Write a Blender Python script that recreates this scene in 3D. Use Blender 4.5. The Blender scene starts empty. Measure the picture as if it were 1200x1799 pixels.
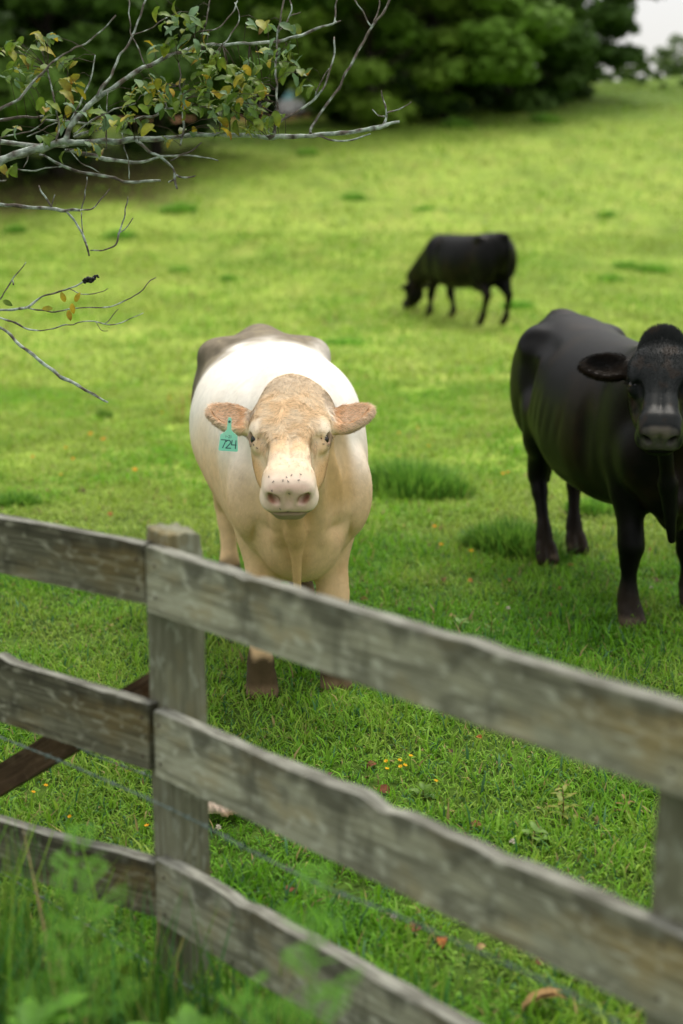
import bpy, math, random
import numpy as np
from mathutils import Vector, Matrix
from mathutils.bvhtree import BVHTree

SC = bpy.context.scene
R = math.radians
# ------------------------------------------------------------------ camera
CAM_H = 1.94
PITCH = math.atan(0.228)
FPX, CX, CY = 2500.0, 600.0, 899.5
cam_d = bpy.data.cameras.new('camera')
cam = bpy.data.objects.new('camera', cam_d)
SC.collection.objects.link(cam)
cam.location = (0, 0, CAM_H)
cam.rotation_euler = (math.pi / 2 - PITCH, 0, 0)
cam_d.sensor_fit = 'VERTICAL'
cam_d.sensor_height = 36
cam_d.lens = 50
cam_d.clip_start = 0.05
cam_d.clip_end = 3000
cam_d.dof.use_dof = True
cam_d.dof.focus_distance = 4.95
cam_d.dof.aperture_fstop = 1.55
SC.camera = cam
# ------------------------------------------------------------------ sky, sun, exposure
SUN_EL, SUN_AZ = 58, 20          # azimuth measured from +Y towards +X
W = bpy.data.worlds.new('World')
SC.world = W
W.use_nodes = True
nt = W.node_tree
bgn = nt.nodes['Background']
sky = nt.nodes.new('ShaderNodeTexSky')
sky.sky_type = 'NISHITA'
sky.sun_disc = False
sky.sun_elevation = R(SUN_EL)
sky.sun_rotation = R(SUN_AZ)
sky.dust_density = 3.0
mixs = nt.nodes.new('ShaderNodeMixRGB')
mixs.inputs[0].default_value = 0.8
tcs = nt.nodes.new('ShaderNodeTexCoord'); sps = nt.nodes.new('ShaderNodeSeparateXYZ')
nt.links.new(tcs.outputs['Generated'], sps.inputs[0])
mrs = nt.nodes.new('ShaderNodeMapRange'); mrs.inputs['From Min'].default_value = 0.0; mrs.inputs['From Max'].default_value = 1.0
mrs.inputs['To Min'].default_value = 0.36; mrs.inputs['To Max'].default_value = 1.0
nt.links.new(sps.outputs['Z'], mrs.inputs['Value'])
vms = nt.nodes.new('ShaderNodeVectorMath'); vms.operation = 'SCALE'
vms.inputs[0].default_value = (11.6, 11.3, 10.9)      # closed cloud cover: brightest overhead, a third of that at the horizon
nt.links.new(mrs.outputs[0], vms.inputs['Scale'])
nt.links.new(vms.outputs[0], mixs.inputs[2])
nt.links.new(sky.outputs[0], mixs.inputs[1])
nt.links.new(mixs.outputs[0], bgn.inputs[0])
bgn.inputs[1].default_value = 0.115
sl = bpy.data.lights.new('sun', 'SUN')
sl.energy = 1.5
sl.angle = R(14)
sl.color = (1.0, 0.94, 0.84)
so = bpy.data.objects.new('sun', sl)
SC.collection.objects.link(so)
dv = Vector((math.sin(R(SUN_AZ)) * math.cos(R(SUN_EL)), math.cos(R(SUN_AZ)) * math.cos(R(SUN_EL)), math.sin(R(SUN_EL))))
so.rotation_euler = dv.to_track_quat('Z', 'Y').to_euler()
so.location = dv * 30
SC.view_settings.view_transform = 'Standard'
SC.view_settings.look = 'None'
SC.view_settings.exposure = 0.62
SC.view_settings.gamma = 1.0
SC.view_settings.use_curve_mapping = False
SC.cycles.max_bounces = 6
SC.cycles.diffuse_bounces = 3
SC.cycles.glossy_bounces = 2
SC.cycles.transmission_bounces = 3
SC.cycles.transparent_max_bounces = 4
SC.cycles.use_denoising = True

# ------------------------------------------------------------------ helpers
rng = np.random.default_rng(7)
random.seed(7)
cP, sP = math.cos(PITCH), math.sin(PITCH)

def pxd(x, y, depth):
    """point at forward depth on the ray of a photo pixel (1200x1799)"""
    cx = (x - CX) / FPX * depth
    cy = -(y - CY) / FPX * depth
    return Vector((cx, depth * cP + cy * sP, CAM_H - depth * sP + cy * cP))

def hashn(ix, iy, iz, seed):
    h = (ix * 374761393 + iy * 668265263 + iz * 2147483647 + seed * 1274126177) & 0xFFFFFFFF
    h = ((h ^ (h >> 13)) * 1274126177) & 0xFFFFFFFF
    return ((h ^ (h >> 16)) & 0xFFFF) / 65535.0

def vnoise(p, seed=0):
    p = np.asarray(p, dtype=np.float64)
    i = np.floor(p).astype(np.int64)
    f = p - i
    f = f * f * (3 - 2 * f)
    r = 0
    for dx in (0, 1):
        for dy in (0, 1):
            for dz in (0, 1):
                w = (f[..., 0] if dx else 1 - f[..., 0]) * (f[..., 1] if dy else 1 - f[..., 1]) * (f[..., 2] if dz else 1 - f[..., 2])
                r = r + w * hashn(i[..., 0] + dx, i[..., 1] + dy, i[..., 2] + dz, seed)
    return r

def fbm(p, seed=0, oct=3):
    p = np.asarray(p, dtype=np.float64)
    a, s, t = 0.5, 0.0, 0.0
    for k in range(oct):
        s = s + a * vnoise(p * (2 ** k), seed + k)
        t += a
        a *= 0.5
    return s / t

def sstep(a, b, x):
    t = np.clip((x - a) / (b - a), 0, 1)
    return t * t * (3 - 2 * t)

def ground_z(x, y):
    x = np.asarray(x, dtype=np.float64); y = np.asarray(y, dtype=np.float64)
    z = -0.01 * np.clip(y - 5, -3, 16)
    t = y - 20.2
    soft = np.where(t > 12, t, np.where(t < -4, 0, (t + 4) ** 2 / 2 / 16))
    soft = np.where(t > 12, t - 4, soft * 1.0)
    left = 1 - sstep(-6, 20, x)
    lim = 52 * left + (79 + 0 * x) * (1 - left)
    over = np.maximum(y - lim, 0)
    sl_ = 0.145
    z = z + sl_ * soft - over * (0.085 * left + 0.125 * (1 - left)) 
    far = np.maximum(y - 140, 0)
    z = z - far * 0.045
    p = np.stack([x * 0.35, y * 0.35, 0 * x], -1)
    near = sstep(6.5, 12, y)
    z = z + (fbm(p, 3, 2) - 0.5) * 0.12 * near
    p = np.stack([x * 2.2, y * 2.2, 0 * x + 5], -1)
    z = z + (vnoise(p, 9) - 0.5) * 0.022
    return z

def gz(x, y):
    return float(ground_z(np.array([x]), np.array([y]))[0])

def gp(x, y):
    """where the ray of a photo pixel meets the ground"""
    o = Vector((0, 0, CAM_H)); d = (pxd(x, y, 1.0) - o)
    t = 1.5
    prev = t
    while t < 300:
        p = o + d * t
        if p.z < gz(p.x, p.y):
            a, b = prev, t
            for _ in range(18):
                m = (a + b) / 2
                q = o + d * m
                if q.z < gz(q.x, q.y): b = m
                else: a = m
            q = o + d * b
            return Vector((q.x, q.y, gz(q.x, q.y)))
        prev = t
        t += 0.05 + t * 0.01
    q = o + d * 80
    return Vector((q.x, q.y, gz(q.x, q.y)))

def tag(o, label=None, cat=None, group=None, kind=None):
    if label: o['label'] = label
    if cat: o['category'] = cat
    if group: o['group'] = group
    if kind: o['kind'] = kind
    return o

def empty(name, loc=(0, 0, 0), rz=0.0):
    o = bpy.data.objects.new(name, None)
    o.empty_display_size = 0.1
    SC.collection.objects.link(o)
    o.location = loc
    o.rotation_euler = (0, 0, rz)
    return o

def mesh_np(name, V, quads=None, tris=None, mat=None, parent=None, col=None, smooth=True, mats=None):
    """mesh object from numpy arrays; col: per-vertex rgb"""
    me = bpy.data.meshes.new(name)
    V = np.asarray(V, dtype=np.float32)
    nq = 0 if quads is None else len(quads)
    ntr = 0 if tris is None else len(tris)
    me.vertices.add(len(V))
    me.vertices.foreach_set('co', V.ravel())
    loops = []
    if nq: loops.append(np.asarray(quads, dtype=np.int32).ravel())
    if ntr: loops.append(np.asarray(tris, dtype=np.int32).ravel())
    L = np.concatenate(loops)
    me.loops.add(len(L))
    me.loops.foreach_set('vertex_index', L)
    me.polygons.add(nq + ntr)
    st = np.concatenate([np.arange(nq) * 4, nq * 4 + np.arange(ntr) * 3]).astype(np.int32)
    me.polygons.foreach_set('loop_start', st)
    me.update(calc_edges=True)
    me.polygons.foreach_set('use_smooth', np.full(nq + ntr, smooth))
    if col is not None:
        a = me.color_attributes.new('Col', 'FLOAT_COLOR', 'POINT')
        c = np.ones((len(V), 4), dtype=np.float32)
        c[:, :3] = col
        a.data.foreach_set('color', c.ravel())
    if mat: me.materials.append(mat)
    o = bpy.data.objects.new(name, me)
    SC.collection.objects.link(o)
    if parent is not None: o.parent = parent
    return o

class MB:
    """collects quads/tris and builds ONE mesh object"""
    def __init__(s): s.v = []; s.q = []; s.t = []; s.c = []
    def add(s, V, quads=(), tris=(), col=(1, 1, 1)):
        b = len(s.v)
        V = [tuple(x) for x in V]
        s.v += V
        if hasattr(col[0], '__len__'): s.c += [tuple(x) for x in col]
        else: s.c += [tuple(col)] * len(V)
        s.q += [tuple(i + b for i in f) for f in quads]
        s.t += [tuple(i + b for i in f) for f in tris]
    def tube(s, pts, rad, n=7, col=(1, 1, 1), jit=0.0, cap=True):
        pts = [Vector(p) for p in pts]
        m = len(pts)
        if not hasattr(rad, '__len__'): rad = [rad] * m
        V = []; up = None
        for i, p in enumerate(pts):
            d = (pts[min(i + 1, m - 1)] - pts[max(i - 1, 0)]).normalized()
            if up is None:
                up = Vector((0, 0, 1)) if abs(d.z) < 0.9 else Vector((1, 0, 0))
            a = d.cross(up).normalized(); b = a.cross(d).normalized(); up = b
            for k in range(n):
                th = 2 * math.pi * k / n
                r = rad[i] * (1 + jit * (random.random() - 0.5))
                V.append(p + (a * math.cos(th) + b * math.sin(th)) * r)
        Q = [(i * n + k, i * n + (k + 1) % n, (i + 1) * n + (k + 1) % n, (i + 1) * n + k) for i in range(m - 1) for k in range(n)]
        T = []
        if cap:
            V.append(pts[0]); V.append(pts[-1])
            T += [(m * n, (k + 1) % n, k) for k in range(n)]
            T += [(m * n + 1, (m - 1) * n + k, (m - 1) * n + (k + 1) % n) for k in range(n)]
        s.add(V, Q, T, col)
    def ellipsoid(s, c, r, rot=None, nu=10, nv=7, col=(1, 1, 1)):
        V = []; c = Vector(c)
        for j in range(nv + 1):
            ph = math.pi * j / nv
            for k in range(nu):
                th = 2 * math.pi * k / nu
                v = Vector((r[0] * math.sin(ph) * math.cos(th), r[1] * math.sin(ph) * math.sin(th), r[2] * math.cos(ph)))
                if rot is not None: v = rot @ v
                V.append(c + v)
        Q = [(j * nu + k, (j + 1) * nu + k, (j + 1) * nu + (k + 1) % nu, j * nu + (k + 1) % nu) for j in range(nv) for k in range(nu)]
        s.add(V, Q, (), col)
    def build(s, name, mat=None, parent=None, smooth=True):
        return mesh_np(name, s.v, s.q or None, s.t or None, mat, parent, np.array(s.c, dtype=np.float32), smooth)

def smooth_path(pts, n=6):
    """Catmull-Rom through points (any dimension)"""
    P = [np.array(p, dtype=float) for p in pts]
    P = [2 * P[0] - P[1]] + P + [2 * P[-1] - P[-2]]
    out = []
    for i in range(1, len(P) - 2):
        for k in range(n):
            t = k / n
            a, b, c, d = P[i - 1], P[i], P[i + 1], P[i + 2]
            out.append(0.5 * ((2 * b) + (-a + c) * t + (2 * a - 5 * b + 4 * c - d) * t * t + (-a + 3 * b - 3 * c + d) * t ** 3))
    out.append(P[-2])
    return out

# ------------------------------------------------------------------ materials
def newmat(name):
    m = bpy.data.materials.new(name); m.use_nodes = True
    n = m.node_tree.nodes; l = m.node_tree.links
    b = n['Principled BSDF']
    return m, n, l, b

def node(n, t, **kw):
    x = n.new(t)
    for k, v in kw.items():
        if k in x.inputs: x.inputs[k].default_value = v
        else: setattr(x, k, v)
    return x

def ramp(n, stops):
    r = n.new('ShaderNodeValToRGB')
    e = r.color_ramp.elements
    while len(e) < len(stops): e.new(0.5)
    for k, (p, c) in enumerate(stops):
        e[k].position = p
        e[k].color = (*c, 1) if len(c) == 3 else c
    return r

def attr_mat(name, rough=0.7, noise_scale=40, noise_amt=0.25, bump=0.0, bump_scale=200, transl=0.0, spec=0.3, sheen=0.0):
    """material coloured by the Col attribute with a fine variation"""
    m, n, l, b = newmat(name)
    a = node(n, 'ShaderNodeAttribute', attribute_name='Col')
    tc = n.new('ShaderNodeTexCoord')
    nz = node(n, 'ShaderNodeTexNoise'); nz.inputs['Scale'].default_value = noise_scale; nz.inputs['Detail'].default_value = 4
    l.new(tc.outputs['Object'], nz.inputs['Vector'])
    mp = n.new('ShaderNodeMapRange')
    mp.inputs['From Min'].default_value = 0.3; mp.inputs['From Max'].default_value = 0.7
    mp.inputs['To Min'].default_value = 1 - noise_amt; mp.inputs['To Max'].default_value = 1 + noise_amt
    l.new(nz.outputs[0], mp.inputs['Value'])
    mx = n.new('ShaderNodeVectorMath'); mx.operation = 'SCALE'
    l.new(a.outputs['Color'], mx.inputs[0]); l.new(mp.outputs[0], mx.inputs['Scale'])
    l.new(mx.outputs[0], b.inputs['Base Color'])
    b.inputs['Roughness'].default_value = rough
    b.inputs['Specular IOR Level'].default_value = spec
    if sheen: 
        b.inputs['Sheen Weight'].default_value = sheen
        b.inputs['Sheen Roughness'].default_value = 0.6
    if bump:
        nb = node(n, 'ShaderNodeTexNoise'); nb.inputs['Scale'].default_value = bump_scale; nb.inputs['Detail'].default_value = 3
        l.new(tc.outputs['Object'], nb.inputs['Vector'])
        bp = n.new('ShaderNodeBump'); bp.inputs['Strength'].default_value = bump; bp.inputs['Distance'].default_value = 0.01
        l.new(nb.outputs[0], bp.inputs['Height']); l.new(bp.outputs[0], b.inputs['Normal'])
    if transl:
        tr = n.new('ShaderNodeBsdfTranslucent'); ms = n.new('ShaderNodeMixShader')
        ms.inputs[0].default_value = transl
        l.new(mx.outputs[0], tr.inputs[0])
        l.new(b.outputs[0], ms.inputs[1]); l.new(tr.outputs[0], ms.inputs[2])
        l.new(ms.outputs[0], n['Material Output'].inputs[0])
    return m

M_blade = attr_mat('grass_blade', 0.55, 3, 0.12, transl=0.35, spec=0.25)
M_leaf = attr_mat('leaf', 0.5, 60, 0.25, transl=0.3, spec=0.22)
M_farleaf = attr_mat('tree_leaf', 0.7, 0.6, 0.25, transl=0.25, spec=0.15)
M_bark = attr_mat('bark', 0.9, 60, 0.5, bump=0.5, bump_scale=120)
M_petal = attr_mat('petal', 0.5, 100, 0.1, transl=0.3)
M_dryleaf = attr_mat('dry_leaf', 0.8, 80, 0.35, transl=0.1)
M_plain = attr_mat('plain', 0.5, 50, 0.05)

# ------------------------------------------------------------------ terrain
def axis_pts(segs):
    out = []
    for a, b, st in segs:
        out += list(np.arange(a, b, st))
    out.append(segs[-1][1])
    return np.array(out)

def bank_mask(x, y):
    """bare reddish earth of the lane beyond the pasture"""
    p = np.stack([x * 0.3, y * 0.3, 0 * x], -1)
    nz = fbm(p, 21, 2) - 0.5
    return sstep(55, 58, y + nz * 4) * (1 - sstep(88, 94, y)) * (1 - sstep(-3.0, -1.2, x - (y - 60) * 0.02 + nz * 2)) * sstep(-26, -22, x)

gx = axis_pts([(-420, -60, 30), (-60, -12, 2.0), (-12, -3, 0.4), (-3, 3.6, 0.09), (3.6, 14, 0.4), (14, 70, 2.0), (70, 420, 25)])
gy = axis_pts([(-60, -4, 6), (-4, 2, 0.5), (2, 9, 0.09), (9, 30, 0.4), (30, 100, 1.0), (100, 200, 5), (200, 900, 50)])
GX, GY = np.meshgrid(gx, gy, indexing='ij')
GZ = ground_z(GX, GY)
V = np.stack([GX, GY, GZ], -1).reshape(-1, 3)
ny = len(gy)
I, J = np.meshgrid(np.arange(len(gx) - 1), np.arange(ny - 1), indexing='ij')
q = np.stack([I * ny + J, (I + 1) * ny + J, (I + 1) * ny + J + 1, I * ny + J + 1], -1).reshape(-1, 4)

def field_col(x, y):
    """turf colour: yellow-green with darker and drier patches"""
    p1 = np.stack([x * 0.10, y * 0.05, 0 * x], -1)
    p2 = np.stack([x * 0.55, y * 0.28, 0 * x + 3], -1)
    p3 = np.stack([x * 2.6, y * 1.6, 0 * x + 7], -1)
    n1, n2, n3 = fbm(p1, 31, 3), fbm(p2, 37, 3), fbm(p3, 41, 3)
    deep = np.array([0.130, 0.215, 0.030]); lite = np.array([0.275, 0.372, 0.060]); dry = np.array([0.380, 0.360, 0.100])
    base = np.array([0.225, 0.315, 0.048])
    c = np.broadcast_to(base, x.shape + (3,)).copy()
    def mixc(c, t, k): return c * (1 - k[..., None]) + t * k[..., None]
    c = mixc(c, lite, 0.75 * sstep(0.42, 0.66, n1))
    c = mixc(c, deep, 0.45 * sstep(0.56, 0.72, n2))
    c = mixc(c, dry, 0.25 * sstep(0.54, 0.72, n3) * sstep(0.35, 0.6, n1))
    c = mixc(c, deep, 0.35 * sstep(0.55, 0.75, 1 - n3))
    return c

col = field_col(GX, GY)
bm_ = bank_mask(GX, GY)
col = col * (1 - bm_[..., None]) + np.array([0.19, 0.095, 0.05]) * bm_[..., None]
pb = np.stack([GX * 0.5, GY * 0.5, 0 * GX + 4], -1)
shaded_dirt = sstep(34.5, 37.5, GY + (fbm(pb, 23, 2) - 0.5) * 4) * (1 - sstep(48, 54, GY)) * (1 - sstep(-5.5, -3.0, GX))  # brown earth with the trees' shade painted into its colour
col = col * (1 - 0.85 * shaded_dirt[..., None]) + np.array([0.085, 0.060, 0.028]) * 0.85 * shaded_dirt[..., None]
# darker green along the wood edge and on the ridge
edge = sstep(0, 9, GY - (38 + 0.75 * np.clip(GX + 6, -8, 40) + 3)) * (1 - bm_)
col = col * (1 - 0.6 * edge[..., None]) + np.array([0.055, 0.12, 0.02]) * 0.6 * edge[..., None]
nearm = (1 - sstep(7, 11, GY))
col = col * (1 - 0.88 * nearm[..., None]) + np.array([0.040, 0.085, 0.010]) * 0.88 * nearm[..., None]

m, n, l, b = newmat('pasture_ground')
a = node(n, 'ShaderNodeAttribute', attribute_name='Col')
tc = n.new('ShaderNodeTexCoord')
nz1 = node(n, 'ShaderNodeTexNoise'); nz1.inputs['Scale'].default_value = 9; nz1.inputs['Detail'].default_value = 6
nz2 = node(n, 'ShaderNodeTexNoise'); nz2.inputs['Scale'].default_value = 1.1; nz2.inputs['Detail'].default_value = 5
l.new(tc.outputs['Object'], nz1.inputs['Vector']); l.new(tc.outputs['Object'], nz2.inputs['Vector'])
mp = n.new('ShaderNodeMapRange'); mp.inputs['From Min'].default_value = 0.3; mp.inputs['From Max'].default_value = 0.7; mp.inputs['To Min'].default_value = 0.55; mp.inputs['To Max'].default_value = 1.4
mp2 = n.new('ShaderNodeMapRange'); mp2.inputs['From Min'].default_value = 0.3; mp2.inputs['From Max'].default_value = 0.7; mp2.inputs['To Min'].default_value = 0.78; mp2.inputs['To Max'].default_value = 1.2
l.new(nz1.outputs[0], mp.inputs['Value']); l.new(nz2.outputs[0], mp2.inputs['Value'])
mu = node(n, 'ShaderNodeMath', operation='MULTIPLY'); l.new(mp.outputs[0], mu.inputs[0]); l.new(mp2.outputs[0], mu.inputs[1])
sc_ = n.new('ShaderNodeVectorMath'); sc_.operation = 'SCALE'
l.new(a.outputs['Color'], sc_.inputs[0]); l.new(mu.outputs[0], sc_.inputs['Scale'])
l.new(sc_.outputs[0], b.inputs['Base Color'])
b.inputs['Roughness'].default_value = 0.95; b.inputs['Specular IOR Level'].default_value = 0.1
bp = n.new('ShaderNodeBump'); bp.inputs['Strength'].default_value = 0.9; bp.inputs['Distance'].default_value = 0.06
l.new(nz1.outputs[0], bp.inputs['Height']); l.new(bp.outputs[0], b.inputs['Normal'])
M_ground = m
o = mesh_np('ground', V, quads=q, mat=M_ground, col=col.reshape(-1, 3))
tag(o, 'yellow-green pasture rising to the wooded hill', 'pasture', kind='structure')

# ------------------------------------------------------------------ grass
def blades(N, X, Y, H, Wd, lean, col, tipcol=None, bend=0.5, az=None):
    """arrays of two-segment blades; returns V (5N,3), quads, tris, col"""
    Z = ground_z(X, Y) - 0.004
    if az is None: az = rng.uniform(0, 2 * np.pi, N)
    dx, dy = np.cos(az), np.sin(az)
    sx, sy = -dy, dx
    tw = rng.uniform(-0.6, 0.6, N)
    wx, wy = sx * np.cos(tw) + dx * np.sin(tw), sy * np.cos(tw) + dy * np.sin(tw)
    l1 = lean * (1 - bend * 0.6); l2 = np.clip(lean * (1 + bend), 0, 1.75)
    m1 = np.stack([X + dx * H * 0.5 * np.sin(l1), Y + dy * H * 0.5 * np.sin(l1), Z + H * 0.5 * np.cos(l1)], -1)
    tp = m1 + np.stack([dx * H * 0.5 * np.sin(l2), dy * H * 0.5 * np.sin(l2), H * 0.5 * np.cos(l2)], -1)
    b0 = np.stack([X, Y, Z], -1)
    side = np.stack([wx, wy, 0 * wx], -1) * Wd[:, None] * 0.5
    V = np.stack([b0 - side * 0.7, b0 + side * 0.7, m1 + side, m1 - side, tp], 1).reshape(-1, 3)
    k = np.arange(N) * 5
    q = np.stack([k, k + 1, k + 2, k + 3], -1); t = np.stack([k + 3, k + 2, k + 4], -1)
    if tipcol is None: tipcol = col
    C = np.stack([col * 0.8, col * 0.8, col, col, tipcol], 1).reshape(-1, 3)
    return V, q, t, C

def blade_cols(X, Y, N, far=0.0):
    p2 = np.stack([X * 1.4, Y * 1.0, 0 * X + 3], -1)
    n2 = fbm(p2, 61, 3)
    p3 = np.stack([X * 6, Y * 6, 0 * X + 13], -1)
    n3 = vnoise(p3, 63)
    r = rng.random(N)
    g1 = np.array([0.064, 0.215, 0.010]); g2 = np.array([0.160, 0.380, 0.016]); g3 = np.array([0.300, 0.420, 0.060]); gb = np.array([0.060, 0.175, 0.055]); dr = np.array([0.42, 0.33, 0.13])
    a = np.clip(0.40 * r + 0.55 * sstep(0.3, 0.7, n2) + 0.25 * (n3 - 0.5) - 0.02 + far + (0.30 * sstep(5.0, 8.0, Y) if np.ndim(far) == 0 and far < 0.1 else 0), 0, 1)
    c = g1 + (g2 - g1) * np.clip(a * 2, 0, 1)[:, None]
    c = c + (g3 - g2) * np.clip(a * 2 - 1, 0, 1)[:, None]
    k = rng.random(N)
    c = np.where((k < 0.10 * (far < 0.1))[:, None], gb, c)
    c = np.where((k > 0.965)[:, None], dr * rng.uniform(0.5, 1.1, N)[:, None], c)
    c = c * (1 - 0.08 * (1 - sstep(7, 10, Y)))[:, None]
    return c * rng.uniform(0.72, 1.28, N)[:, None]

def region(n, y0, y1, margin, pw=1.0, k=0.275):
    """random points in the camera's ground wedge (with a margin to either side)"""
    t = rng.random(n)
    Y = (y0 ** pw + t * (y1 ** pw - y0 ** pw)) ** (1 / pw)
    Wd = Y * k + margin
    X = rng.uniform(-1, 1, n) * Wd
    return X, Y

def grass_patch(n, y0, y1, margin, h, w, pw, far, lean=(0.35, 1.35), clump=3.0):
    X, Y = region(n, y0, y1, margin, pw)
    d = fbm(np.stack([X * clump, Y * clump, 0 * X], -1), 71, 3)
    keep = rng.random(len(X)) < 0.35 + 1.6 * (d - 0.25)
    X, Y, d = X[keep], Y[keep], d[keep]
    N = len(X)
    H = rng.uniform(h[0], h[1], N) * (0.65 + 0.9 * (d - 0.2))
    Wd = rng.uniform(w[0], w[1], N)
    le = rng.uniform(lean[0], lean[1], N)
    c = blade_cols(X, Y, N, far)
    return blades(N, X, Y, H, Wd, le, c, c * 1.15)

def join_build(name, parts, mat):
    Vs, Qs, Ts, Cs = [], [], [], []
    b = 0
    for V, q, t, C in parts:
        Vs.append(V); Cs.append(C)
        Qs.append(q + b); Ts.append(t + b)
        b += len(V)
    return mesh_np(name, np.concatenate(Vs), np.concatenate(Qs), np.concatenate(Ts), mat, None, np.concatenate(Cs))

GRASS = 1.0
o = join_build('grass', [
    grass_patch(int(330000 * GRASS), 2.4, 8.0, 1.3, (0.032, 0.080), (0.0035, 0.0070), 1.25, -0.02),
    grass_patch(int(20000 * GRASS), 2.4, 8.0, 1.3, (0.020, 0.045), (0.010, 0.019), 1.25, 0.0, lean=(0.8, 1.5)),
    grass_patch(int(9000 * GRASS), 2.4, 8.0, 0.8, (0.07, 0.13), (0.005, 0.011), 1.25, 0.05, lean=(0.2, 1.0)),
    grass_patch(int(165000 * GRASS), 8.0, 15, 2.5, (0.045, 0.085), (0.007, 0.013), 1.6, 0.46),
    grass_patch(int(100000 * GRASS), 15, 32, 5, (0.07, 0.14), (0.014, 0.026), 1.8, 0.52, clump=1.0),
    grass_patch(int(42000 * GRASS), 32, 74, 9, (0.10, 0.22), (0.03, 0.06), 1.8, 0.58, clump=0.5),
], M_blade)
tag(o, 'short bright green pasture grass with paler yellow patches', 'grass', kind='stuff')

# ------------------------------------------------------------------ cattle: one distance field per animal, polygonised
def smin(a, b, k):
    h = np.clip(0.5 + 0.5 * (b - a) / k, 0, 1)
    return b * (1 - h) + a * h - k * h * (1 - h)

def smax(a, b, k): return -smin(-a, -b, k)

def d_ell(x, y, z, c, r, yaw=0.0, pitch=0.0):
    x = x - c[0]; y = y - c[1]; z = z - c[2]
    if yaw:
        cs, sn = math.cos(yaw), math.sin(yaw); x, y = x * cs + y * sn, -x * sn + y * cs
    if pitch:
        cs, sn = math.cos(pitch), math.sin(pitch); x, z = x * cs + z * sn, -x * sn + z * cs
    k0 = np.sqrt((x / r[0]) ** 2 + (y / r[1]) ** 2 + (z / r[2]) ** 2)
    k1 = np.sqrt((x / r[0] ** 2) ** 2 + (y / r[1] ** 2) ** 2 + (z / r[2] ** 2) ** 2) + 1e-9
    return k0 * (k0 - 1) / k1

def d_cone(x, y, z, a, b, ra, rb):
    ba = [b[i] - a[i] for i in range(3)]
    L2 = sum(t * t for t in ba)
    px, py, pz = x - a[0], y - a[1], z - a[2]
    h = np.clip((px * ba[0] + py * ba[1] + pz * ba[2]) / L2, 0, 1)
    return np.sqrt((px - ba[0] * h) ** 2 + (py - ba[1] * h) ** 2 + (pz - ba[2] * h) ** 2) - (ra + (rb - ra) * h)

def d_rbox(x, y, z, c, hb, r):
    qx, qy, qz = np.abs(x - c[0]) - hb[0], np.abs(y - c[1]) - hb[1], np.abs(z - c[2]) - hb[2]
    return np.sqrt(np.maximum(qx, 0) ** 2 + np.maximum(qy, 0) ** 2 + np.maximum(qz, 0) ** 2) + np.minimum(np.maximum(qx, np.maximum(qy, qz)), 0) - r

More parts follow.
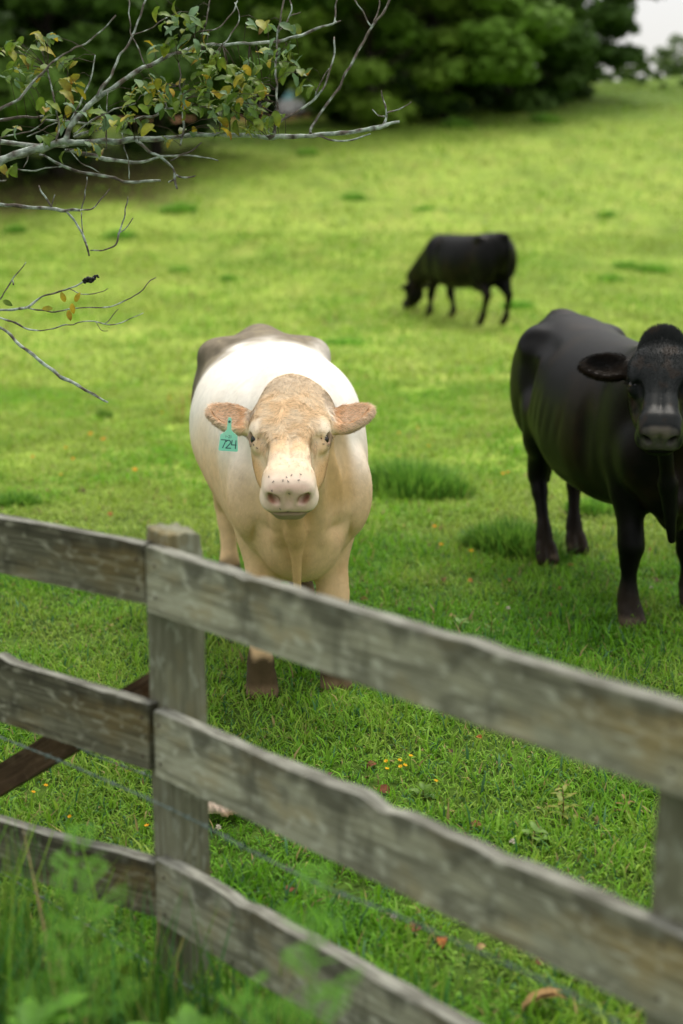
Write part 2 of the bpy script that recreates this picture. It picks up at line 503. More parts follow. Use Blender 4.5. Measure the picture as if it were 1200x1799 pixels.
class Field:
    def __init__(s, xs, ys, zs):
        s.ax = [np.asarray(a, dtype=np.float32) for a in (xs, ys, zs)]
        s.V = np.full((len(xs), len(ys), len(zs)), 0.6, dtype=np.float32)
    def op(s, fn, lo, hi, k=0.03, sub=False):
        m = k + 0.05
        sl_ = []
        for i in range(3):
            a = int(np.searchsorted(s.ax[i], lo[i] - m)); b = int(np.searchsorted(s.ax[i], hi[i] + m))
            if b <= a: return
            sl_.append(slice(a, b))
        x = s.ax[0][sl_[0]][:, None, None]; y = s.ax[1][sl_[1]][None, :, None]; z = s.ax[2][sl_[2]][None, None, :]
        d = fn(x, y, z).astype(np.float32)
        cur = s.V[tuple(sl_)]
        s.V[tuple(sl_)] = smax(cur, -d, k) if sub else smin(cur, d, k)
    def ell(s, c, r, k=0.04, yaw=0.0, pitch=0.0, sub=False):
        R_ = max(r) if (yaw or pitch) else None
        rr = (R_, R_, R_) if R_ else r
        s.op(lambda x, y, z: d_ell(x, y, z, c, r, yaw, pitch), [c[i] - rr[i] for i in range(3)], [c[i] + rr[i] for i in range(3)], k, sub)
    def cone(s, a, b, ra, rb, k=0.03):
        rm = max(ra, rb)
        s.op(lambda x, y, z: d_cone(x, y, z, a, b, ra, rb), [min(a[i], b[i]) - rm for i in range(3)], [max(a[i], b[i]) + rm for i in range(3)], k)
    def chain(s, pts, k=0.03):
        for p, q_ in zip(pts[:-1], pts[1:]): s.cone(p[:3], q_[:3], p[3], q_[3], k)
    def polygonise(s):
        """naive surface nets on the rectilinear grid"""
        V = s.V; nx, ny, nz = V.shape
        S = V < 0
        c8 = [S[i:nx - 1 + i, j:ny - 1 + j, k:nz - 1 + k] for i in (0, 1) for j in (0, 1) for k in (0, 1)]
        cnt = sum(c.astype(np.int8) for c in c8)
        act = (cnt > 0) & (cnt < 8)
        idx = np.argwhere(act)
        vid = np.full(act.shape, -1, dtype=np.int32); vid[act] = np.arange(len(idx))
        i, j, k = idx.T
        X0, Y0, Z0 = s.ax[0][i], s.ax[1][j], s.ax[2][k]
        DX, DY, DZ = s.ax[0][i + 1] - X0, s.ax[1][j + 1] - Y0, s.ax[2][k + 1] - Z0
        acc = np.zeros((len(idx), 3)); num = np.zeros(len(idx))
        for ax in range(3):
            o1, o2 = [a for a in range(3) if a != ax]
            for e1 in (0, 1):
                for e2 in (0, 1):
                    off = [0, 0, 0]; off[o1] = e1; off[o2] = e2
                    off2 = list(off); off2[ax] = 1
                    va = V[i + off[0], j + off[1], k + off[2]]; vb = V[i + off2[0], j + off2[1], k + off2[2]]
                    cr = (va < 0) != (vb < 0)
                    t = np.where(cr, va / np.where(cr, va - vb, 1), 0)
                    p = np.zeros((len(idx), 3)); p[:, o1] = e1; p[:, o2] = e2; p[:, ax] = t
                    acc += p * cr[:, None]; num += cr
        acc /= num[:, None]
        P = np.stack([X0 + acc[:, 0] * DX, Y0 + acc[:, 1] * DY, Z0 + acc[:, 2] * DZ], -1)
        Q = []
        for ax in range(3):
            o1, o2 = [(1, 2), (2, 0), (0, 1)][ax]
            sa = [slice(1, -1)] * 3; sb = [slice(1, -1)] * 3
            sa[ax] = slice(0, V.shape[ax] - 1); sb[ax] = slice(1, V.shape[ax])
            A, B = S[tuple(sa)], S[tuple(sb)]
            e = np.argwhere(A != B)
            flip = A[tuple(e.T)]
            base = e.copy(); base[:, o1] += 1; base[:, o2] += 1
            def cid(a1, a2):
                c = base.copy(); c[:, o1] -= a1; c[:, o2] -= a2
                return vid[c[:, 0], c[:, 1], c[:, 2]]
            q_ = np.stack([cid(1, 1), cid(0, 1), cid(0, 0), cid(1, 0)], -1)
            q_[~flip] = q_[~flip][:, ::-1]
            Q.append(q_)
        Q = np.concatenate(Q)
        Q = Q[(Q >= 0).all(1)]
        # keep the largest connected surface only
        return P, Q

def relax(P, Q, it=1, f=0.35):
    for _ in range(it):
        acc = np.zeros_like(P); n_ = np.zeros(len(P))
        for a, b in ((0, 1), (1, 2), (2, 3), (3, 0)):
            np.add.at(acc, Q[:, a], P[Q[:, b]]); np.add.at(n_, Q[:, a], 1)
            np.add.at(acc, Q[:, b], P[Q[:, a]]); np.add.at(n_, Q[:, b], 1)
        P = P * (1 - f) + f * acc / np.maximum(n_, 1)[:, None]
    return P

def vnormals(P, Q):
    nrm = np.cross(P[Q[:, 2]] - P[Q[:, 0]], P[Q[:, 3]] - P[Q[:, 1]])
    out = np.zeros_like(P)
    for k in range(4): np.add.at(out, Q[:, k], nrm)
    return out / np.maximum(np.linalg.norm(out, axis=1), 1e-12)[:, None]

def rect_axis(lo, hi, fl, fh, fine, coarse):
    out = list(np.arange(lo, fl, coarse)) if fl > lo else []
    out += list(np.arange(max(fl, lo), min(fh, hi), fine))
    if hi > fh: out += list(np.arange(fh, hi, coarse))
    return np.array(out)

class Cow: pass

def head_frame(poll, nose_dir, yaw=0.0, roll=0.0):
    """columns u (poll to nose), v (left), w (out of the face)"""
    p = nose_dir            # angle below the horizontal
    u = Vector((math.cos(p) * math.cos(yaw), math.cos(p) * math.sin(yaw), -math.sin(p)))
    v = Vector((-math.sin(yaw), math.cos(yaw), 0))
    w = u.cross(v) * 1.0
    if w.x * math.cos(yaw) + w.y * math.sin(yaw) < 0 and w.z < 0: w = -w
    if w.z < 0: w = -w
    if roll:
        M = Matrix.Rotation(roll, 3, u); v = M @ v; w = M @ w
    return Vector(poll), u, v, w

def build_cow(sp):
    """sp: dict of measurements in the animal's own frame (x forward, y left, z up, origin between the fore feet)"""
    fine, coarse = sp['fine'], sp['coarse']
    H, u, v, w = head_frame(sp['poll'], sp['nose_dir'], sp.get('head_yaw', 0), sp.get('head_roll', 0))
    hs = sp.get('hs', 1.0)
    def tl(a, b, c):       # head frame -> local
        return H + u * a * hs + v * b * hs + w * c * hs
    corners = [tl(a, b, c) for a in (-0.10, 0.58) for b in (-0.36, 0.36) for c in (-0.27, 0.09)]
    hlo = [min(c[i] for c in corners) for i in range(3)]; hhi = [max(c[i] for c in corners) for i in range(3)]
    F = Field(rect_axis(sp.get('xmin', -1.95), max(0.55, hhi[0] + 0.05), hlo[0] + 0.1, hhi[0], fine, coarse),
              rect_axis(min(-0.55, hlo[1] - .03), max(0.55, hhi[1] + .03), hlo[1], hhi[1], fine, coarse),
              rect_axis(-0.05, max(1.45, hhi[2] + .05), hlo[2], hhi[2], fine, coarse))
    # --- trunk: lofted cross-sections
    T = np.array(sp['trunk'])      # x, top, bottom, half width
    xs_f = np.linspace(T[0, 0], T[-1, 0], 200)
    prof = [np.interp(xs_f, T[:, 0], T[:, k]) for k in (1, 2, 3)]
    ker = np.hanning(17); ker /= ker.sum()
    prof = [np.convolve(np.pad(p, 8, mode='edge'), ker, 'valid') for p in prof]
    def trunk(x, y, z):
        xx = np.clip(x, xs_f[0], xs_f[-1])
        tz, bz, hw = [np.interp(xx.ravel(), xs_f, p).reshape(xx.shape) for p in prof]
        c = (tz + bz) / 2; hh = (tz - bz) / 2
        zn = (z - c) / hh
        wv = hw * (1 - sp.get('taper', 0.16) * np.clip(zn, -1, 1) - 0.02)
        rr = (np.abs(y / wv) ** 2.25 + np.abs(zn) ** 2.25) ** (1 / 2.25)
        d = (rr - 1) * np.minimum(wv, hh) * 0.9
        ex = np.abs(x - xx)
        return np.where(ex > 0, np.sqrt(np.maximum(d, 0) ** 2 + ex ** 2), d)
    F.op(trunk, (T[0, 0], -0.5, 0.3), (T[-1, 0], 0.5, 1.4), 0.03)
    # --- extra body masses, mirrored where y != 0
    for e in sp['masses']:
        c, r, k = e[0], e[1], e[2]
        kw = e[3] if len(e) > 3 else {}
        for sgn in ((1, -1) if (c[1] != 0 and not kw.get('one')) else (1,)):
            F.ell((c[0], c[1] * sgn, c[2]), r, k, yaw=kw.get('yaw', 0) * sgn, pitch=kw.get('pitch', 0), sub=kw.get('sub', False))
    # --- neck
    for seg in sp['neck']: F.cone(*seg[:4], seg[4]) if False else F.cone(seg[0], seg[1], seg[2], seg[3], seg[4])
    # --- legs
    for leg in sp['legs']:
        F.chain(leg, 0.035)
    for leg in sp['legs']:
        fx, fy = leg[-1][0], leg[-1][1]
        for s_ in (-1, 1):
            F.cone((fx + 0.0, fy + s_ * 0.026, 0.085), (fx + 0.045, fy + s_ * 0.030, 0.022), 0.034, 0.036, 0.012)
    F.chain(sp['tail'], 0.02)
    # --- head
    uu, vv, ww = [np.array(q_) for q_ in (u, v, w)]
    fs = sp.get('face', {})
    wd = fs.get('wide', 1.0)
    def hc(x, y, z):
        X, Y, Z = x - H[0], y - H[1], z - H[2]
        a = (X * uu[0] + Y * uu[1] + Z * uu[2]) / hs
        b = (X * vv[0] + Y * vv[1] + Z * vv[2]) / hs
        c = (X * ww[0] + Y * ww[1] + Z * ww[2]) / hs
        return a, b / wd, c
    def head(x, y, z):
        a, b, c = hc(x, y, z)
        s_ = np.sign(b); b = np.abs(b)
        d = d_ell(a, b, c, (0.115, 0, -0.115), (0.145, 0.136, 0.12))
        d = smin(d, d_rbox(a, b, c, (0.155, 0, -0.10), (0.045, 0.072, 0.02), 0.062), 0.04)
        d = smin(d, d_ell(a, b, c, (0.16, 0, -0.060), (0.15, 0.128, 0.056)), 0.04)
        d = smin(d, d_ell(a, b, c, (0.000, 0, -0.07), (0.080, 0.088, 0.075)), 0.05)
        d = smin(d, d_ell(a, b, c, (0.190, 0.100, -0.060), (0.070, 0.040, 0.040)), 0.035)
        d = smin(d, d_cone(a, b, c, (0.20, 0.022, -0.075), (0.44, 0.032, -0.050), 0.066, 0.053), 0.04)
        d = smin(d, d_ell(a, b, c, (0.22, 0.045, -0.165), (0.16, 0.085, 0.105)), 0.05)
        d = smin(d, d_cone(a, b, c, (0.20, 0.060, -0.20), (0.46, 0.022, -0.115), 0.062, 0.040), 0.045)
        d = smax(d, -d_ell(a, b, c, (0.335, 0.138, -0.080), (0.090, 0.045, 0.060)), 0.05)
        # muzzle
        d = smin(d, d_rbox(a, b, c, (0.463, 0, -0.062), (0.018, 0.048, 0.034), 0.036), 0.045)
        d = smin(d, d_ell(a, b, c, (0.464, 0.062, -0.100), (0.044, 0.039, 0.038)), 0.030)
        d = smin(d, d_rbox(a, b, c, (0.458, 0, -0.150), (0.012, 0.026, 0.004), 0.034), 0.030)
        d = smax(d, -d_ell(a, b, c, (0.540, 0.0, -0.125), (0.050, 0.085, 0.0060)), 0.010)
        d = smax(d, -d_ell(a, b, c, (0.528, 0.0, -0.050), (0.020, 0.010, 0.030)), 0.018)
        # nostrils with raised wings
        d = smin(d, d_ell(a, b, c, (0.492, 0.060, -0.036), (0.022, 0.024, 0.024)), 0.018)
        ca, sa = math.cos(0.65), math.sin(0.65)
        bb, cc = (b - 0.053), (c + 0.052)
        b2, c2 = bb * ca - cc * sa, bb * sa + cc * ca
        d = smax(d, -d_ell(a, b2, c2, (0.524, 0.0, 0.0), (0.040, 0.0145, 0.030)), 0.008)
        # eyes: lid bulge, then the opening
        d = smin(d, d_ell(a, b, c, (0.222, 0.116, -0.083), (0.036, 0.026, 0.030)), 0.022)
        d = smax(d, -d_ell(a, b, c, (0.216, 0.138, -0.058), (0.0195, 0.028, 0.0170)), 0.006)
        d = smin(d, d_cone(a, b, c, (0.190, 0.118, -0.050), (0.196, 0.145, -0.076), 0.010, 0.008), 0.012)
        # brow crease
        d = smax(d, -d_ell(a, b, c, (0.275, 0.098, -0.040), (0.045, 0.018, 0.020)), 0.03)
        return d * hs
    F.op(head, hlo, hhi, sp.get('head_k', 0.05))
    # --- ears
    for sgn, E in ((1, sp['ear_l']), (-1, sp['ear_r'])):
        # E: base (a,b,c), tip (a,b,c), half height
        A = Vector((E[0][0], E[0][1] * sgn * wd, E[0][2])); B = Vector((E[1][0], E[1][1] * sgn * wd, E[1][2]))
        ax = (B - A).normalized(); L = (B - A).length
        nr = (Vector((-0.15, 0, 1)) - ax * ax.dot(Vector((-0.15, 0, 1)))).normalized()   # the opening's direction
        if len(E) > 3: nr = (nr + Vector(E[3])).normalized(); nr = (nr - ax * ax.dot(nr)).normalized()
        ht = ax.cross(nr)
        hh = E[2]
        def ear(x, y, z):
            a, b, c = hc(x, y, z); b = b * wd
            pa, pb, pc = a - A.x, b - A.y, c - A.z
            e1 = pa * ax.x + pb * ax.y + pc * ax.z; e2 = pa * ht.x + pb * ht.y + pc * ht.z; e3 = pa * nr.x + pb * nr.y + pc * nr.z
            t = np.clip(e1 / L, 0, 1)
            e2b = e2 * (1 + 0.35 * (e1 / L - 0.45))
            d = d_ell(e1, e2b, e3, (L * 0.55, 0, 0), (L * 0.50, hh, 0.040))
            d = smax(d, -d_ell(e1, e2b, e3, (L * 0.58, -0.004, 0.036), (L * 0.41, hh * 0.84, sp.get('ear_cup', 0.060))), 0.012)
            d = smin(d, d_cone(e1, e2, e3, (-0.03, 0, -0.005), (L * 0.22, 0, -0.008), 0.032, 0.026), 0.025)
            return d * hs
        ctr = tl(*((A + B) / 2)); rr = (L / 2 + 0.08) * hs
        F.op(ear, [ctr[i] - rr for i in range(3)], [ctr[i] + rr for i in range(3)], 0.03)
    P, Q = F.polygonise()
    P = relax(P, Q, 1, 0.3)
    Nn = vnormals(P, Q)
    hcoord = np.stack(hc(P[:, 0], P[:, 1], P[:, 2]), -1)
    C = Cow()
    C.P, C.Q, C.N, C.hc, C.tl, C.uvw, C.wd = P, Q, Nn, hcoord, tl, (u, v, w), wd
    return C

def lim(c, m=0.90):
    return c * np.minimum(1, m / np.maximum(c.max(axis=1), 1e-6))[:, None]

def fur(name, C, mask_p, n_, length, width, dirfn, colf, parent, mat, lift=0.35, curl=0.5, var=(0.75, 1.3)):
    """short hair strands rooted on the surface"""
    Q = C.Q
    cen = C.P[Q].mean(1)
    nrm = np.cross(C.P[Q[:, 2]] - C.P[Q[:, 0]], C.P[Q[:, 3]] - C.P[Q[:, 1]])
    area = np.linalg.norm(nrm, axis=1)
    pr = area * mask_p(cen, C.hc[Q].mean(1), nrm / area[:, None].clip(1e-12))
    pr = pr / pr.sum()
    f = rng.choice(len(Q), n_, p=pr)
    a, b = rng.random((2, n_, 1))
    P4 = C.P[Q[f]]
    root = (P4[:, 0] * (1 - a) + P4[:, 1] * a) * (1 - b) + (P4[:, 3] * (1 - a) + P4[:, 2] * a) * b
    nn = nrm[f] / area[f][:, None]
    hcf = C.hc[Q[f]].mean(1)
    d = dirfn(root, hcf, nn)
    d = d - nn * (d * nn).sum(1)[:, None]
    d /= np.maximum(np.linalg.norm(d, axis=1), 1e-9)[:, None]
    sd = np.cross(nn, d)
    L = length(root, hcf)[:, None] * rng.uniform(0.6, 1.25, (n_, 1))
    cu = rng.normal(0, curl, (n_, 1))
    d1 = d + nn * lift + sd * cu * 0.5
    d1 /= np.linalg.norm(d1, axis=1)[:, None]
    d2 = d + nn * (lift * 0.2) + sd * cu * 1.2
    d2 /= np.linalg.norm(d2, axis=1)[:, None]
    root = root - nn * 0.001
    m1 = root + d1 * L * 0.5; tp = m1 + d2 * L * 0.5
    s_ = sd * width * 0.5
    V = np.stack([root - s_, root + s_, m1 + s_ * 0.8, m1 - s_ * 0.8, tp], 1).reshape(-1, 3)
    k = np.arange(n_) * 5
    q_ = np.stack([k, k + 1, k + 2, k + 3], -1); t_ = np.stack([k + 3, k + 2, k + 4], -1)
    cb = lim(colf[Q[f]].mean(1) * rng.uniform(var[0], var[1], (n_, 1)))
    Cc = np.repeat(cb, 5, axis=0)
    return mesh_np(name, V, q_, t_, mat, parent, Cc)

def coat_mat(name, rough, spec, sheen, nscale=(30, 30, 30), namt=0.15, bump=0.25):
    m, n, l, b = newmat(name)
    a = node(n, 'ShaderNodeAttribute', attribute_name='Col')
    tc = n.new('ShaderNodeTexCoord')
    mpg = n.new('ShaderNodeMapping'); mpg.inputs['Scale'].default_value = nscale
    l.new(tc.outputs['Object'], mpg.inputs['Vector'])
    nz = node(n, 'ShaderNodeTexNoise'); nz.inputs['Scale'].default_value = 1.0; nz.inputs['Detail'].default_value = 5; nz.inputs['Distortion'].default_value = 0.6
    l.new(mpg.outputs[0], nz.inputs['Vector'])
    mp = n.new('ShaderNodeMapRange'); mp.inputs['From Min'].default_value = 0.3; mp.inputs['From Max'].default_value = 0.7
    mp.inputs['To Min'].default_value = 1 - namt; mp.inputs['To Max'].default_value = 1 + namt
    l.new(nz.outputs[0], mp.inputs['Value'])
    sc_ = n.new('ShaderNodeVectorMath'); sc_.operation = 'SCALE'
    l.new(a.outputs['Color'], sc_.inputs[0]); l.new(mp.outputs[0], sc_.inputs['Scale'])
    l.new(sc_.outputs[0], b.inputs['Base Color'])
    b.inputs['Roughness'].default_value = rough; b.inputs['Specular IOR Level'].default_value = spec
    b.inputs['Sheen Weight'].default_value = sheen; b.inputs['Sheen Roughness'].default_value = 0.5
    hn = node(n, 'ShaderNodeTexNoise'); hn.inputs['Scale'].default_value = 1.0; hn.inputs['Detail'].default_value = 3
    mpg2 = n.new('ShaderNodeMapping'); mpg2.inputs['Scale'].default_value = (260, 260, 70)
    l.new(tc.outputs['Object'], mpg2.inputs['Vector']); l.new(mpg2.outputs[0], hn.inputs['Vector'])
    bp = n.new('ShaderNodeBump'); bp.inputs['Strength'].default_value = bump; bp.inputs['Distance'].default_value = 0.004
    l.new(hn.outputs[0], bp.inputs['Height']); l.new(bp.outputs[0], b.inputs['Normal'])
    return m

M_cream = coat_mat('cream_coat', 0.8, 0.08, 0.04, namt=0.08)
M_black = coat_mat('black_coat', 0.40, 0.09, 0.0, nscale=(9, 9, 9), namt=0.35, bump=0.3)
M_bfur = attr_mat('black_fur', 0.7, 30, 0.1, spec=0.05)
M_fur = attr_mat('fur', 0.8, 30, 0.1, transl=0.15, spec=0.15)
m, n, l, b = newmat('eye'); b.inputs['Base Color'].default_value = (0.012, 0.009, 0.008, 1); b.inputs['Roughness'].default_value = 0.06; M_eye = m
m, n, l, b = newmat('tag_plastic'); b.inputs['Base Color'].default_value = (0.28, 0.86, 0.66, 1); b.inputs['Roughness'].default_value = 0.45; b.inputs['Subsurface Weight'].default_value = 0.1; M_tag = m
m, n, l, b = newmat('marker_ink'); b.inputs['Base Color'].default_value = (0.04, 0.12, 0.13, 1); b.inputs['Roughness'].default_value = 0.6; M_ink = m

def leg_front(x, y, dx=0.0, fx=None, kn=1.0, fy=None):
    fx = x + 0.02 + dx if fx is None else fx
    fy = y if fy is None else fy
    ym = (y + fy) / 2
    return [(x - 0.05, y * 1.05, 0.78, 0.105), (x - 0.03, y, 0.62, 0.088 * kn), (x + 0.01 + dx * .5, ym, 0.43, 0.056 * kn), (x + 0.02 + dx * .6, ym, 0.37, 0.058 * kn), (x + 0.005 + dx * .75, ym, 0.30, 0.041 * kn), (fx - 0.02, fy, 0.17, 0.037 * kn), (fx - 0.015, fy, 0.12, 0.047 * kn), (fx + 0.01, fy, 0.07, 0.040 * kn)]

def leg_hind(x, y, dx=0.0, dy=0.0, kn=1.0):
    return [(x + 0.16, y * 1.0, 0.80, 0.150), (x + 0.10, y, 0.66, 0.110), (x - 0.08 + dx * .5, y + dy * .5, 0.50, 0.062 * kn), (x - 0.13 + dx * .7, y + dy * .6, 0.44, 0.056 * kn), (x - 0.11 + dx * .8, y + dy * .8, 0.36, 0.043 * kn), (x - 0.06 + dx, y + dy, 0.18, 0.036 * kn), (x - 0.05 + dx, y + dy, 0.13, 0.046 * kn), (x - 0.02 + dx, y + dy, 0.07, 0.040 * kn)]

def eyeballs(C, parent, r=0.024, pos=(0.216, 0.117, -0.070)):
    for s_ in (1, -1):
        mb = MB(); mb.ellipsoid(C.tl(pos[0], s_ * pos[1] * C.wd, pos[2]), (r, r, r), nu=20, nv=14)
        mb.build('eye', M_eye, parent)

def mixv(c, t, k): return c * (1 - k[:, None]) + np.array(t) * k[:, None]

# --- the cream cow
sp = dict(fine=0.0048, coarse=0.016, poll=(0.40, -0.062, 1.275), nose_dir=R(34), head_yaw=R(-7.5), head_k=0.05, face=dict(wide=0.96), taper=0.0,
    trunk=[(-1.62, 1.08, 0.96, 0.05), (-1.55, 1.24, 0.84, 0.20), (-1.42, 1.29, 0.76, 0.26), (-1.25, 1.30, 0.70, 0.31), (-1.0, 1.28, 0.63, 0.355), (-0.72, 1.27, 0.61, 0.385), (-0.4, 1.25, 0.57, 0.355), (-0.12, 1.26, 0.50, 0.300), (0.08, 1.22, 0.50, 0.265), (0.22, 1.10, 0.56, 0.22), (0.30, 0.98, 0.68, 0.12)],
    masses=[((-0.02, 0.170, 0.92), (0.15, 0.10, 0.26), 0.06), ((0.14, 0.155, 0.78), (0.12, 0.10, 0.15), 0.05), ((-1.30, 0.19, 0.92), (0.24, 0.15, 0.30), 0.07), ((-1.22, 0.22, 1.20), (0.10, 0.08, 0.06), 0.08), ((-1.56, 0.10, 1.13), (0.05, 0.05, 0.05), 0.06), ((-1.46, 0, 1.25), (0.14, 0.06, 0.055), 0.08), ((0.20, 0, 0.69), (0.14, 0.165, 0.20), 0.06), ((0.0, 0, 1.2), (0.25, 0.10, 0.09), 0.08), ((-0.05, 0.0, 0.55), (0.2, 0.17, 0.12), 0.05), ((0.245, 0.180, 0.60), (0.07, 0.022, 0.13), 0.05, dict(sub=True)), ((0.36, 0.13, 0.72), (0.09, 0.07, 0.03), 0.06, dict(sub=True)), ((0.16, 0.200, 0.84), (0.09, 0.070, 0.14), 0.05)],
    neck=[((0.30, -0.03, 1.13), (-0.05, 0, 1.02), 0.145, 0.235, 0.08), ((0.34, -0.035, 0.98), (0.12, 0, 0.80), 0.105, 0.20, 0.08), ((0.46, -0.075, 0.94), (0.385, -0.045, 0.72), 0.050, 0.028, 0.07), ((0.385, -0.045, 0.72), (0.355, -0.035, 0.49), 0.024, 0.013, 0.05), ((0.42, -0.10, 0.93), (0.30, -0.09, 0.70), 0.035, 0.03, 0.04), ((0.40, 0.02, 0.93), (0.31, 0.05, 0.70), 0.04, 0.03, 0.045)],
    legs=[leg_front(0.02, 0.135, 0.0, kn=1.0, fy=0.148), leg_front(0.03, -0.130, 0.03, kn=1.0, fy=-0.150), leg_hind(-1.28, 0.17, 0.04, kn=1.05), leg_hind(-1.28, -0.17, -0.03, kn=1.05)],
    tail=[(-1.58, 0, 1.24, 0.035), (-1.67, 0, 1.10, 0.026), (-1.69, 0.0, 0.7, 0.016), (-1.68, 0, 0.48, 0.035), (-1.68, 0, 0.34, 0.012)],
    ear_l=((0.108, 0.118, -0.115), (0.050, 0.298, -0.080), 0.068), ear_r=((0.110, 0.118, -0.115), (0.055, 0.296, -0.078), 0.068))
C = build_cow(sp)
P, hcd = C.P, C.hc
c = np.tile(np.array([0.80, 0.61, 0.40]), (len(P), 1))
nz_ = fbm(P * 7, 5, 3); nz2_ = fbm(P * 30, 6, 3); nzl = fbm(P * 3.0, 8, 3)
c = mixv(c, (0.88, 0.83, 0.74), sstep(0.80, 1.12, P[:, 2] + (nzl - .5) * 0.3) * (P[:, 0] < 0.30))  # back whitened with height: blown-out light from above painted into the coat
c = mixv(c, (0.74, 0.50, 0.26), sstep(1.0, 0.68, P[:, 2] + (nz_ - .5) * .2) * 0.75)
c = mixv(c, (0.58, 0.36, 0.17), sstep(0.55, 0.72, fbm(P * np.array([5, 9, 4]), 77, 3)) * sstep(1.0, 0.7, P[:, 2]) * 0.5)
# muddy rump
mud = sstep(-0.82, -1.18, P[:, 0] + P[:, 1] * 0.55 + (nz_ - .5) * 0.42) * sstep(0.74, 0.92, P[:, 2] + (nz_ - 0.5) * 0.25)
c = mixv(c, (0.135, 0.105, 0.060), mud * 0.92)
c = mixv(c, (0.26, 0.22, 0.14), mud * sstep(0.54, 0.66, nz2_) * 0.7)
c = mixv(c, (0.045, 0.038, 0.022), mud * sstep(0.45, 0.7, fbm(P * 9, 12, 3)) * 0.6 * sstep(0.0, -0.2, P[:, 1]))
# feet
ft = sstep(0.225, 0.165, P[:, 2] + (nz_ - .5) * 0.14)
c = mixv(c, (0.058, 0.042, 0.019), ft)
c = mixv(c, (0.25, 0.17, 0.10), sstep(0.07, 0.03, P[:, 2]) * 0.6)
# throat and dewlap
thr = sstep(0.26, 0.36, P[:, 0]) * sstep(1.02, 0.90, P[:, 2]) * (hcd[:, 2] < -0.10)
c = mixv(c, (0.44, 0.27, 0.09), thr * sstep(0.08, 0.03, np.abs(P[:, 1] + 0.045)) * 0.85)
c = mixv(c, (0.60, 0.42, 0.20), thr * 0.5)
c = mixv(c, (0.56, 0.36, 0.14), sstep(0.17, 0.24, P[:, 0]) * sstep(1.16, 1.06, P[:, 2]) * sstep(0.74, 0.86, P[:, 2]) * sstep(0.02, 0.08, P[:, 1]) * sstep(0.22, 0.16, P[:, 1]) * 0.75)
# head
hm = (hcd[:, 0] > -0.09) & (hcd[:, 0] < 0.56) & (hcd[:, 2] > -0.27) & (np.abs(hcd[:, 1]) < 0.34) & (hcd[:, 2] < 0.1)
hm = hm * sstep(-0.25, -0.19, hcd[:, 2]) * sstep(-0.085, 0.035, hcd[:, 0] + (nz2_ - .5) * 0.08)
av = np.abs(hcd[:, 1])
hcol = np.tile(np.array([0.84, 0.62, 0.38]), (len(P), 1))
cn = fbm(np.stack([hcd[:, 0] * 26, hcd[:, 1] * 40, hcd[:, 2] * 26], -1), 15, 3)
hcol = mixv(hcol, (0.84, 0.70, 0.50), sstep(0.45, 0.62, cn) * 0.6)
hcol = mixv(hcol, (0.62, 0.41, 0.20), sstep(0.56, 0.42, cn) * 0.25 * sstep(0.36, 0.25, hcd[:, 0]) * sstep(0.12, 0.06, av))
hcol = mixv(hcol, (0.87, 0.76, 0.60), sstep(0.075, 0.105, av) * sstep(0.15, 0.19, hcd[:, 0]) * sstep(0.25, 0.20, hcd[:, 0]) * 0.8)       # pale brows
hcol = mixv(hcol, (0.82, 0.65, 0.47), sstep(0.31, 0.37, hcd[:, 0] + (nz2_ - .5) * .06) * sstep(-0.14, -0.10, hcd[:, 2]) * 0.9)        # bridge of the nose
hcol = mixv(hcol, (0.83, 0.67, 0.53), sstep(0.445, 0.485, hcd[:, 0] + (nz2_ - .5) * 0.03))
hcol = mixv(hcol, (0.70, 0.44, 0.36), sstep(0.495, 0.510, hcd[:, 0]) * sstep(0.105, 0.05, av) * 0.55)
hcol = mixv(hcol, (0.66, 0.42, 0.20), sstep(-0.10, -0.15, hcd[:, 2]) * sstep(0.42, 0.36, hcd[:, 0]) * (av < 0.17))
hcol = mixv(hcol, (0.42, 0.30, 0.22), sstep(-0.118, -0.128, hcd[:, 2]) * sstep(0.42, 0.45, hcd[:, 0]))
nd = np.minimum(np.linalg.norm(hcd - np.array([0.512, 0.052, -0.052]), axis=1), np.linalg.norm(hcd - np.array([0.512, -0.052, -0.052]), axis=1))
hcol = mixv(hcol, (0.34, 0.14, 0.09), sstep(0.030, 0.016, nd) * 0.9)
ed = np.minimum(np.linalg.norm(hcd - np.array([0.216, 0.136, -0.066]), axis=1), np.linalg.norm(hcd - np.array([0.216, -0.136, -0.066]), axis=1))
hcol = mixv(hcol, (0.26, 0.15, 0.09), sstep(0.034, 0.022, ed) * 0.8)
# inner ears
inner = sstep(0.15, 0.175, av) * sstep(0.01, -0.02, hcd[:, 2])
hn = C.N @ np.array(C.uvw[2])
hcol = mixv(hcol, (0.74, 0.42, 0.22), inner * sstep(0.3, 0.7, hn) * sstep(0.315, 0.28, av) * 0.85)
hcol = mixv(hcol, (0.86, 0.66, 0.44), inner * sstep(0.2, -0.2, hn) * 0.7)
hcol = mixv(hcol, (0.50, 0.29, 0.13), inner * sstep(0.5, 0.8, hn) * sstep(0.17, 0.185, av) * sstep(0.235, 0.20, av) * 0.5)
hcol = mixv(hcol, (0.88, 0.78, 0.64), np.maximum(sstep(0.05, -0.03, hcd[:, 0]), sstep(0.105, 0.13, av) * (hcd[:, 0] < 0.12)) * (av < 0.16) * 0.8)  # poll and crown rim paled: glow around the head painted in
hcol = lim(hcol * 1.06)
c = c * (1 - hm[:, None]) + hcol * hm[:, None]
c = c * (0.94 + 0.12 * nz2_[:, None])
BULL_POS = (-0.180, 5.42)
root = empty('cow', (BULL_POS[0], BULL_POS[1], gz(*BULL_POS) - 0.005), -math.pi / 2 + R(8.5))
tag(root, 'cream white cow with muddy rump and green ear tag, staring at the camera', 'cow', 'cattle in the pasture')
mesh_np('body', C.P, C.Q, None, M_cream, root, c)
eyeballs(C, root)
U3, V3, W3 = [np.array(t) for t in C.uvw]
